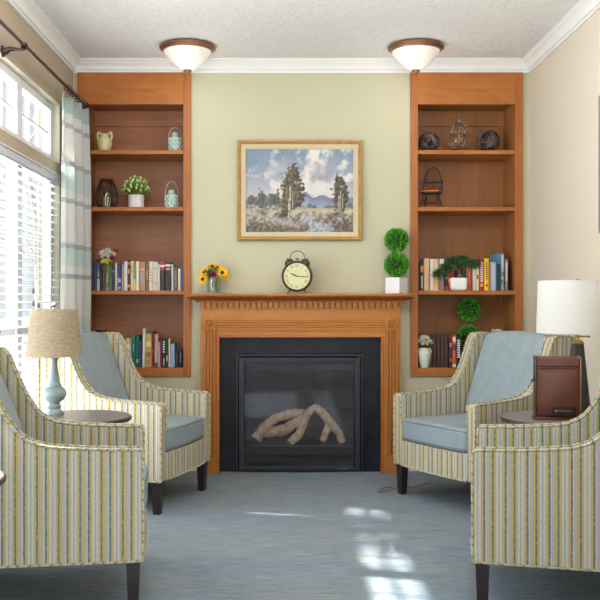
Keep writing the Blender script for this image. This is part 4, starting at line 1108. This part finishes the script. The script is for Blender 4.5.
# potted plant
def foliage(mb, c, rx, rz, n, L, w, rnd, up=.5):
    for i in range(n):
        a = rnd.uniform(0, 2*PI); e = rnd.uniform(-.25, 1); rr = math.sqrt(max(0, 1-e*e))
        d = Vector((rr*math.cos(a), rr*math.sin(a), e)); k = rnd.uniform(.5, 1.0)
        p = Vector(c)+Vector((d.x*rx*k, d.y*rx*k, d.z*rz*k)); mb.leaf(p, d+Vector((0, 0, up*.4)), (rnd.gauss(0, .5), rnd.gauss(0, .5), 1), L*rnd.uniform(.7, 1.2), w)
r = thing('potted_plant', 'bright green plant in a ribbed white pot on the second left shelf', 'plant', at(136.2, 1)); q = OY/F; rnd = random.Random(4)
m = MB(); R = 7.7*q; hh_ = 13.3*q
sg_ = 60; prof = [(R*.93, 0), (R*.97, .03*hh_), (R, .5*hh_), (R*1.0, hh_), (R*.9, hh_), (R*.88, hh_*.85)]
v = []; f = []
for (rr, z) in prof:
    for k in range(sg_): rk = rr*(1+.022*(k % 2)); v.append((rk*math.cos(2*PI*k/sg_), rk*math.sin(2*PI*k/sg_), z))
for i in range(len(prof)-1):
    for k in range(sg_): k2 = (k+1) % sg_; f.append((i*sg_+k, i*sg_+k2, (i+1)*sg_+k2, (i+1)*sg_+k))
f.append(tuple(reversed(range(sg_)))); f.append(tuple((len(prof)-1)*sg_+k for k in range(sg_)))
m._add(v, f); m.build('pot', M['pot_speckle'], r, smooth=20)
m = MB(); foliage(m, (0, 0, hh_+3*q), 11*q, 12.5*q, 330, 5.4*q, 2.8*q, rnd); m.build('foliage', M['green_b'], r)
for i in range(46):
    a = rnd.uniform(0, 2*PI); e = rnd.uniform(.0, 1); rr = math.sqrt(1-e*e); p = (rr*math.cos(a)*13*q, rr*math.sin(a)*13*q, hh_+3*q+e*16*q); MB().sphere(p, 1.0*q, 1, (1, 1, 1.5)).build('bud', M['green_tip'], r)

def blossom(mb, c, R, n, rnd, cup=.3, w=.5):
    for i in range(n):
        a = rnd.uniform(0, 2*PI); e = rnd.uniform(-.1, 1); rr = math.sqrt(max(0, 1-e*e)); d = Vector((rr*math.cos(a), rr*math.sin(a), e))
        mb.leaf(Vector(c)+d*R*.35, d, (rnd.gauss(0, 1), rnd.gauss(0, 1), rnd.gauss(0, 1)), R*.75, R*w)
def daisy(mbp, mbc, c, face, R, n, rnd):
    face = Vector(face).normalized(); a = face.orthogonal().normalized(); b = face.cross(a)
    for ring, (rr, tilt) in enumerate(((1, .15), (.85, .4))):
        for i in range(n):
            t = 2*PI*(i+.5*ring)/n; d = (a*math.cos(t)+b*math.sin(t)+face*tilt).normalized(); mbp.leaf(Vector(c), d, face, R*rr, R*.42)
    mbc.sphere(Vector(c)+face*R*.12, R*.28, 2)
# flowers in the glass vase on the book shelf
vy = YB+.0; r = thing('flower_vase', 'clear glass vase of white, lemon and magenta flowers in front of the books', 'vase of flowers', (X(107, vy-.01), vy-.012+.022, SH[2]+.0005)); q = vy/F; rnd = random.Random(8)
r.location.y = YB-.004
R = 5.0*q
MB().lathe([(.001, 0), (R*.75, 0), (R*.8, .004), (R*.72, 10*q), (R*1.0, 24*q), (R*.95, 24*q), (R*.66, 10*q), (R*.7, .008), (.001, .008)], 28, caps=False).build('glass_vase', M['vase_glass'], r, smooth=60)
m = MB()
for k in range(7):
    a = 2*PI*k/7; m.tube([(R*.35*math.cos(a+2), R*.35*math.sin(a+2), .012), (R*.5*math.cos(a), R*.5*math.sin(a), 20*q), (R*1.0*math.cos(a), R*.8*math.sin(a), 30*q)], .0032, 6)
foliage(m, (0, 0, 27*q), 6*q, 6*q, 30, 5*q, 2.5*q, rnd)
m.build('stems', M['stem_green'], r)
m = MB()
for c in ((-4, 0, 36), (0, 0, 38), (4, .5, 36), (-1.5, -2, 33.5)): blossom(m, (c[0]*q, c[1]*q, c[2]*q), 4.6*q, 60, rnd)
m.build('white_blossoms', M['petal_w'], r)
m = MB(); blossom(m, (-1.5*q, -5*q, 27.5*q), 4.2*q, 60, rnd); blossom(m, (2*q, -4.5*q, 29*q), 3*q, 40, rnd); m.build('lemon_blossoms', M['petal_ly'], r)
m = MB(); blossom(m, (6.2*q, -4*q, 31*q), 3.6*q, 60, rnd); m.build('magenta_blossom', M['petal_p'], r)
m = MB(); blossom(m, (8.6*q, 0, 38.5*q), 3.2*q, 50, rnd); m.build('crimson_blossom', M['petal_r'], r)

# ------------------------------------------------------------------ right bookcase ornaments
def twigball(px, Rpx, label, seed):
    q = OY/F; R = Rpx*q; r = thing('woven_ball', label, 'decorative ball', (X(px, OY), OY, SH[0]+R+.003), 0, 'dark woven twig balls'); rnd = random.Random(seed)
    m = MB()
    for k in range(12):
        n = Vector((rnd.gauss(0, 1), rnd.gauss(0, 1), rnd.gauss(0, 1))).normalized(); a = n.orthogonal().normalized(); b = n.cross(a); off = rnd.uniform(-.35, .35)*R; rr = math.sqrt(R*R-off*off)*.965
        for w in (-1, 1): m.tube([n*(off+w*.0032)+a*rr*math.cos(t)+b*rr*math.sin(t) for t in [i*2*PI/28 for i in range(28)]], .0030, 6, closed=True)
    m.build('twigs', M['twig'], r)
twigball(429, 10.4, 'dark woven twig ball left of the silver urn', 3)
twigball(489, 11.2, 'dark woven twig ball right of the silver urn', 9)
# silver filigree urn
q = OY/F; r = thing('silver_urn', 'openwork silver lidded urn between the two woven balls', 'urn', at(459.3, 0))
m = MB(); 
MB().lathe([(.001, 0), (4.6*q, 0), (4.2*q, 1.2*q), (2.2*q, 2.4*q), (2.4*q, 3.2*q), (.001, 3.2*q)], 28, caps=False).build('foot', M['silver'], r)
def openwork(rp, zs, n, th, mat, name, tw=.5):
    m = MB()
    for k in range(n):
        for sg in (1, -1):
            m.tube([(rp(t)*math.cos(2*PI*k/n+sg*t*tw), rp(t)*math.sin(2*PI*k/n+sg*t*tw), zs(t)) for t in [i/10 for i in range(11)]], th, 6)
    for t in (0.02, .98, .5): m.tube([(rp(t)*math.cos(a), rp(t)*math.sin(a), zs(t)) for a in [i*2*PI/28 for i in range(28)]], th*1.2, 6, closed=True)
    return m.build(name, mat, r)
openwork(lambda t: q*(3.0+7.6*math.sin(t*PI/2)), lambda t: q*(2.8+10.5*t*t*.6+4.2*t*.9), 12, .0022, M['silver'], 'bowl', .6)
MB().lathe([(1.6*q, 5*q), (1.2*q, 14*q), (2.0*q, 18*q), (1.2*q, 20*q), (1.5*q, 25*q), (.001, 26*q)], 16).build('stem', M['gold_liner'], r)
openwork(lambda t: q*(8.4*math.cos(t*PI/2*.92)**.6+.3), lambda t: q*(19+11*t), 11, .0021, M['silver'], 'lid', .5)
m = MB(); m.lathe([(1.8*q, 29*q), (1.0*q, 31*q), (1.6*q, 33*q), (.8*q, 35.5*q), (.001, 36.5*q)], 12)
for k in range(4): m.leaf((0, 0, 32*q), (math.cos(k*PI/2+.4), math.sin(k*PI/2+.4), .9), (0, 0, 1), 4*q, 2*q)
m.build('finial', M['silver'], r)
# model windsor chair
r = thing('model_chair', 'miniature black Windsor armchair with an orange seat on the second right shelf', 'model chair', Vector(at(431.6, 1))+Vector((0, 0, .003)), math.radians(-20)); k = OY/F*1.08
def P_(x, y, z): return (x*k, y*k, z*k)
MB().softbox(8.6*k, 8*k, .8*k, .7*k, 0, 8, Matrix.Translation(P_(0, 0, 13.9))).build('seat', M['chair_black'], r, smooth=60)
MB().softbox(7.6*k, 7.6*k, .9*k, .8*k, 0, 8, Matrix.Translation(P_(0, -.8, 15.2))).build('seat_top', M['chair_seat'], r, smooth=60)
for sx in (-1, 1):
    for sy in (-1, 1): MB().tube([P_(sx*5.5, sy*5, 13.6), P_(sx*7, sy*6.2, 7), P_(sx*8.2, sy*7.4, 0)], [.0045, .0055, .0032], 8).build('leg', M['chair_black'], r)
m = MB()
for sx in (-1, 1): m.tube([P_(sx*7.4, -6.8, 4.5), P_(sx*7.4, 6.8, 4.5)], .0028, 6)
m.tube([P_(-7.4, 0, 4.5), P_(7.4, 0, 4.5)], .0028, 6); m.build('stretcher', M['chair_black'], r)
MB().tube([P_(-8.8*math.cos(a) if 1 else 0, 6.0+1.5*math.sin(a), 15+23.5*math.sin(a)**.8 if math.sin(a) > 0 else 15) for a in [PI*i/24 for i in range(25)]], .0036, 7).build('back_hoop', M['chair_black'], r)
MB().tube([P_(-10.5, -5.5, 24.5), P_(-10.8, 0, 24.5), P_(-9.2, 5, 24.5), P_(-4, 7.3, 24.5), P_(4, 7.3, 24.5), P_(9.2, 5, 24.5), P_(10.8, 0, 24.5), P_(10.5, -5.5, 24.5)], .0042, 7).build('arm_rail', M['chair_black'], r)
m = MB()
for i in range(7): x = -5.7+1.9*i; m.tube([P_(x*.8, 6.2, 15), P_(x, 7.2, 24.5), P_(x*1.02, 7.4, 15+23*math.sqrt(max(.05, 1-(x/8.9)**2))**.9)], .0020, 5)
for sx in (-1, 1):
    for y in (-4.5, 0): m.tube([P_(sx*7.6, y, 15), P_(sx*10.5, y-.6, 24.5)], .0022, 5)
m.build('spindles', M['chair_black'], r)
# topiaries
def topiary(loc, rz, label, pot, balls, group='double ball topiaries'):
    r = thing('topiary', label, 'topiary', loc, rz, group); rnd = random.Random(len(label))
    pw_, ph_ = pot
    MB().box(-pw_, pw_, -pw_, pw_, 0, ph_).build('pot', M['pot_metal'], r, bevel=.002)
    MB().box(-pw_*.92, pw_*.92, -pw_*.92, pw_*.92, ph_, ph_+.003).build('soil', M['bark'], r, smooth=0)
    MB().tube([(0, 0, ph_), (0, 0, balls[-1][0])], .004, 8).build('stem', M['bark'], r)
    for zc, R in balls:
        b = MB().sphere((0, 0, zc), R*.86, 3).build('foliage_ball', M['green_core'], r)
        m = MB(); n = 480
        for i in range(n):
            zz_ = 1-2*(i+.5)/n; a = i*2.39996; rr = math.sqrt(1-zz_*zz_); d = Vector((rr*math.cos(a), rr*math.sin(a), zz_))
            tdir = (d*.9+Vector((rnd.gauss(0, .5), rnd.gauss(0, .5), rnd.gauss(0, .5)))).normalized(); m.leaf(Vector((0, 0, zc))+d*R*.82, tdir, d.cross(tdir)+d*.4, R*.33, R*.22)
        m.build('leaves', M['green_a'], b)
ty = YB-.10; q = ty/F
topiary((X(396.5, ty), ty, MZ+.0005), math.radians(-38), 'double ball topiary in a white cube pot on the mantel', (8.1*q, 16*q), [(29*q, 11.9*q), (53.6*q, 11.6*q)])
q = OY/F
OT = YB+.195; q = OT/F
topiary((X(468.9, OT), OT, SH[3]+.0005), 0, 'double ball topiary rising behind the right armchair on the bottom shelf', (6.5*q, 14*q), [(29*q, 11.4*q), (56*q, 11.2*q)])
# bonsai
by = YB+.012; q = by/F
r = thing('bonsai', 'small pine bonsai with drooping pads in a white oval pot among the books', 'bonsai', (X(458.5, by), by-.0, SH[2]+.0005)); rnd = random.Random(6)
MB().softbox(8.4*q, 4.0*q, 6.4*q, 2.6*q, 0, 10, Matrix.Translation((0, 0, 6.5*q)), lambda P, p: Vector((P.x*(1+.05*p[2]), P.y*(1+.05*p[2]), P.z))).build('pot', M['white_ceramic'], r, smooth=70)
m = MB(); m.tube([(1*q, 0, 12*q), (3*q, -1*q, 16*q), (-1*q, -1.5*q, 20*q), (-4*q, -1*q, 25*q), (-2*q, -1*q, 29*q)], [.007, .006, .006, .005, .003], 8)
m.tube([(-2*q, -1.5*q, 21*q), (-9*q, -2*q, 21*q), (-17*q, -2*q, 17*q)], [.004, .0035, .002], 7); m.tube([(0, -1*q, 22*q), (8*q, -2*q, 25*q), (14*q, -2*q, 25*q)], [.004, .003, .002], 7)
m.build('trunk', M['bark'], r)
m = MB()
for cx_, cz_, rx_, rz_, n_ in ((-4, 29, 10, 5, 420), (4, 30, 7, 3.6, 240), (-19, 16, 7, 4.2, 300), (-11, 22, 6.5, 4.5, 240), (12, 26, 8, 3.6, 280), (17, 25, 4.5, 3, 120)):
    for i in range(n_):
        d = Vector((rnd.gauss(0, 1), rnd.gauss(0, 1), rnd.gauss(.2, .8))).normalized(); p = Vector((cx_*q, -2*q, cz_*q))+Vector((d.x*rx_*q, d.y*3.2*q, d.z*rz_*q))*rnd.uniform(.4, .95); m.leaf(p, d+Vector((0, 0, .3)), (rnd.gauss(0, 1), 1, 0), 3.2*q, .8*q)
m.build('needles', M['green_pine'], r)
# white vase with white flowers
vy = YB+.004; q = vy/F
r = thing('white_vase', 'small white two-handled vase of cream flowers in front of the dark brown volumes', 'vase of flowers', (X(424.7, vy), vy, SH[3]+.0005)); rnd = random.Random(2)
MB().lathe([(.001, 0), (3.8*q, 0), (4.0*q, .8*q), (5.4*q, 6*q), (6.3*q, 12*q), (6.2*q, 14.5*q), (4.6*q, 17.5*q), (3.0*q, 18.6*q), (3.2*q, 19.6*q), (2.6*q, 19.6*q), (.001, 17*q)], 30, caps=False).build('vase_body', M['celadon_white'], r)
for sg in (-1, 1): MB().tube([(sg*3*q, 0, 18.8*q), (sg*5*q, -.5*q, 19*q), (sg*6.2*q, -.5*q, 16.8*q), (sg*6.0*q, 0, 14*q)], .8*q, 8).build('handle', M['celadon_white'], r)
m = MB()
for c in ((-3, 0, 26), (1.5, 0, 28), (4.8, 0, 24.5), (0, -1, 23), (-1, 0, 29)): blossom(m, (c[0]*q, c[1]*q, c[2]*q), 4.2*q, 46, rnd, w=.45)
m.build('blossoms', M['cream_flower'], r)
# ------------------------------------------------------------------ things on the mantel
# alarm clock
yk = YB-.13; q = yk/F
r = thing('alarm_clock', 'large old-fashioned twin-bell alarm clock with a cream face, in the centre of the mantel', 'clock', (X(297.3, yk), yk, MZ+.0005), math.radians(-9))
R = 15.6*q; zc = 17.3*q
mt = Matrix.Translation((0, 0, zc)) @ Matrix.Rotation(PI/2, 4, 'X')
MB().lathe([(.001, -.030), (R*.80, -.030), (R*.96, -.020), (R, 0), (R, .016), (R*.97, .026), (R*.90, .030), (R*.86, .026), (R*.85, .018), (.001, .018)], 56, mat=mt, caps=False).build('clock_case', M['clock_dark'], r)
fc = MB().lathe([(.001, .0185), (R*.85, .0185), (R*.85, .0200), (.001, .0200)], 48, mat=mt, caps=False).build('clock_face', M['clock_face'], r)
for i, s in enumerate(('XII', 'I', 'II', 'III', 'IIII', 'V', 'VI', 'VII', 'VIII', 'IX', 'X', 'XI')):
    cu = bpy.data.curves.new('n', 'FONT'); cu.body = s; cu.size = R*.24; cu.align_x = 'CENTER'; cu.align_y = 'CENTER'; cu.extrude = .0003
    to = bpy.data.objects.new('n', cu); C.objects.link(to); bpy.context.view_layer.update()
    me = bpy.data.meshes.new_from_object(to.evaluated_get(bpy.context.evaluated_depsgraph_get())); bpy.data.objects.remove(to)
    a = PI/2-i*PI/6; me.transform(mt @ Matrix.Translation((R*.67*math.cos(a), R*.67*math.sin(a), .0204)) @ Matrix.Rotation(a-PI/2, 4, 'Z')); me.materials.append(M['ink_soft'])
    no = bpy.data.objects.new('numeral', me); C.objects.link(no); no.parent = fc
def hand(ang, L, w, name):
    d = (math.sin(ang), math.cos(ang)); n = (d[1], -d[0]); z = .0215
    pts = [(-d[0]*L*.15+n[0]*w*.4, -d[1]*L*.15+n[1]*w*.4), (d[0]*L*.6+n[0]*w, d[1]*L*.6+n[1]*w), (d[0]*L, d[1]*L), (d[0]*L*.6-n[0]*w, d[1]*L*.6-n[1]*w), (-d[0]*L*.15-n[0]*w*.4, -d[1]*L*.15-n[1]*w*.4)]
    MB().prism(pts, z, z+.0012, 'Z', mt).build(name, M['clock_ink'], r, smooth=0)
hand(math.radians(295), R*.50, .0042, 'hour_hand'); hand(math.radians(95), R*.78, .0030, 'minute_hand')
MB().lathe([(.001, .021), (.004, .021), (.004, .025), (.001, .026)], 12, mat=mt, caps=False).build('hand_pin', M['clock_ink'], r)
for sg in (-1, 1):
    ax = Matrix.Translation((sg*8.2*q, 0, zc+13.6*q)) @ Matrix.Rotation(sg*math.radians(28), 4, 'Y')
    MB().lathe([(5.2*q, -1.4*q), (5.0*q, .4*q), (3.9*q, 2.3*q), (2.0*q, 3.4*q), (.6*q, 3.8*q), (.5*q, 5.2*q), (.001, 5.4*q)], 28, mat=ax).build('bell', M['clock_dark'], r)
    MB().tube([(sg*7*q, 0, 3.4*q), (sg*9.5*q, -.01, 0.6*q), (sg*9.7*q, -.01, 0)], [.005, .004, .005], 8).build('foot', M['clock_dark'], r)
MB().tube([(9.0*q*math.cos(a)*.86, .002, zc+17*q+8.4*q*math.sin(a)) for a in [PI*i/20 for i in range(21)]], .0028, 8).build('handle', M['clock_dark'], r)
m = MB(); m.tube([(0, 0, zc+15*q), (0, 0, zc+17.5*q)], .002, 6); m.box(-.012, .012, -.004, .004, zc+16.6*q, zc+18*q); m.build('hammer', M['clock_dark'], r)
# sunflowers in a glass jar
yk = YB-.10; q = yk/F
r = thing('sunflower_vase', 'clear glass of yellow sunflowers and a magenta bloom at the left end of mantel', 'vase of flowers', (X(213.8, yk), yk, MZ+.0005)); rnd = random.Random(12)
MB().lathe([(.001, 0), (6.6*q, 0), (7.0*q, .8*q), (7.2*q, 13*q), (7.4*q, 15.5*q), (7.1*q, 15.5*q), (6.8*q, 13*q), (6.6*q, 1.6*q), (.001, 1.4*q)], 32, caps=False).build('glass_jar', M['vase_glass'], r, smooth=60)
m = MB()
for k in range(9):
    a = 2*PI*k/9; m.tube([(4*q*math.cos(a+2.4), 4*q*math.sin(a+2.4), 2*q), (3*q*math.cos(a+1), 3*q*math.sin(a+1), 11*q), (8*q*math.cos(a), 4*q*math.sin(a), 20*q)], .0028, 6)
foliage(m, (0, 0, 18*q), 9*q, 7*q, 110, 5.5*q, 2.8*q, rnd); m.build('stems', M['stem_green'], r)
pp = MB(); pc = MB()
for c, f, R in (((-10.5, -3, 14.5), (-.4, -1, -.1), 6.2), ((-9.5, -2, 21), (-.5, -1, .4), 5.6), ((-1.5, -1, 26.5), (-.1, -.7, 1), 6.6), ((3.5, 0, 25.5), (.2, -.6, 1), 6.0), ((8.5, -4, 20.5), (.35, -1, .35), 7.0), ((11.5, -1, 17.5), (.8, -.8, .2), 5.4)):
    daisy(pp, pc, (c[0]*q, c[1]*q, c[2]*q), f, R*q, 13, rnd)
pp.build('sunflower_petals', M['petal_y'], r); pc.build('sunflower_centres', M['petal_c'], r)
m = MB(); blossom(m, (0*q, -5*q, 18*q), 4.2*q, 90, rnd); blossom(m, (-3*q, -4*q, 17*q), 3.2*q, 50, rnd); m.build('magenta_bloom', M['petal_p'], r)

# thin cord lying on the carpet by the right armchair's front leg
def G(px, py): y = EYE*F/(py-VY); return (X(px, y), y, .004)
pts = spline([G(430, 483), G(414, 487.5), G(405, 487.2), G(396, 488.6), G(386, 491.5), G(380, 492.8), G(378, 491.8), G(381, 489.5), G(386, 488), G(393, 487.5)], 5)
b = Vector(pts[0]); o = MB().tube([Vector(p)-Vector((b.x, b.y, 0)) for p in pts], .0022, 6).build('cord', M['red_cord'], None); o.location = (b.x, b.y, 0)
tag(o, 'thin dull red cord looped on the carpet by the front leg of the right armchair', 'cord')

# ------------------------------------------------------------------ light
sc = bpy.context.scene
wd = bpy.data.worlds.new('world'); sc.world = wd; wd.use_nodes = True
bg = wd.node_tree.nodes['Background']; bg.inputs[0].default_value = (.90, .95, 1.0, 1); bg.inputs[1].default_value = 1.2
s = bpy.data.lights.new('sun', 'SUN'); s.energy = 28; s.angle = math.radians(1.1); s.color = (1, .96, .90)
so = bpy.data.objects.new('sun', s); C.objects.link(so); so.rotation_euler = Vector((.879, -.22, -1)).to_track_quat('-Z', 'Y').to_euler()
def area(name, loc, dirv, sx, sy, e, col=(1, 1, 1)):
    l = bpy.data.lights.new(name, 'AREA'); l.shape = 'RECTANGLE'; l.size = sx; l.size_y = sy; l.energy = e; l.color = col
    o = bpy.data.objects.new(name, l); C.objects.link(o); o.location = loc; o.rotation_euler = Vector(dirv).to_track_quat('-Z', 'Z').to_euler(); return o
area('rear_fill', (.12, YR-.15, 1.35), (0, 1, .22), 2.7, 2.3, 85, (1, .98, .97))  # added fill lamp at the rear opening, brightens the room from behind the camera
area('bay_fill', (XL-.25, 3.95, 1.4), (1, -.05, .25), 2.2, 1.9, 115, (.94, .97, 1))  # added fill lamp outside the left windows, out of view, boosting the sky
# one bulb below each fixture in view; the rest are added, unseen fill lamps
for px, yy_, en, dz in ((187.5, 5.60, 2.2, .32), (415.8, 5.60, 2.2, .32), (187.5, 3.7, 26, .42), (415.8, 3.7, 26, .42), (187.5, .8, 4, .42), (415.8, .8, 4, .42)):
    l = bpy.data.lights.new('bulb_and_fill', 'POINT'); l.energy = en; l.color = (1, .975, .95); l.shadow_soft_size = .2
    o = bpy.data.objects.new('bulb_and_fill', l); C.objects.link(o); o.location = (X(px, 5.60), yy_, H-dz)

# ------------------------------------------------------------------ camera
cam = bpy.data.cameras.new('camera'); co = bpy.data.objects.new('camera', cam); C.objects.link(co)
co.location = (0, 0, EYE); co.rotation_euler = (PI/2, 0, 0)
cam.sensor_width = 36; cam.lens = F/600*36; cam.shift_x = 17/600; cam.clip_start = .05
sc.camera = co
sc.view_settings.view_transform = 'Standard'; sc.view_settings.look = 'None'; sc.view_settings.exposure = -0.08; sc.view_settings.gamma = 1
sc.view_settings.use_curve_mapping = False
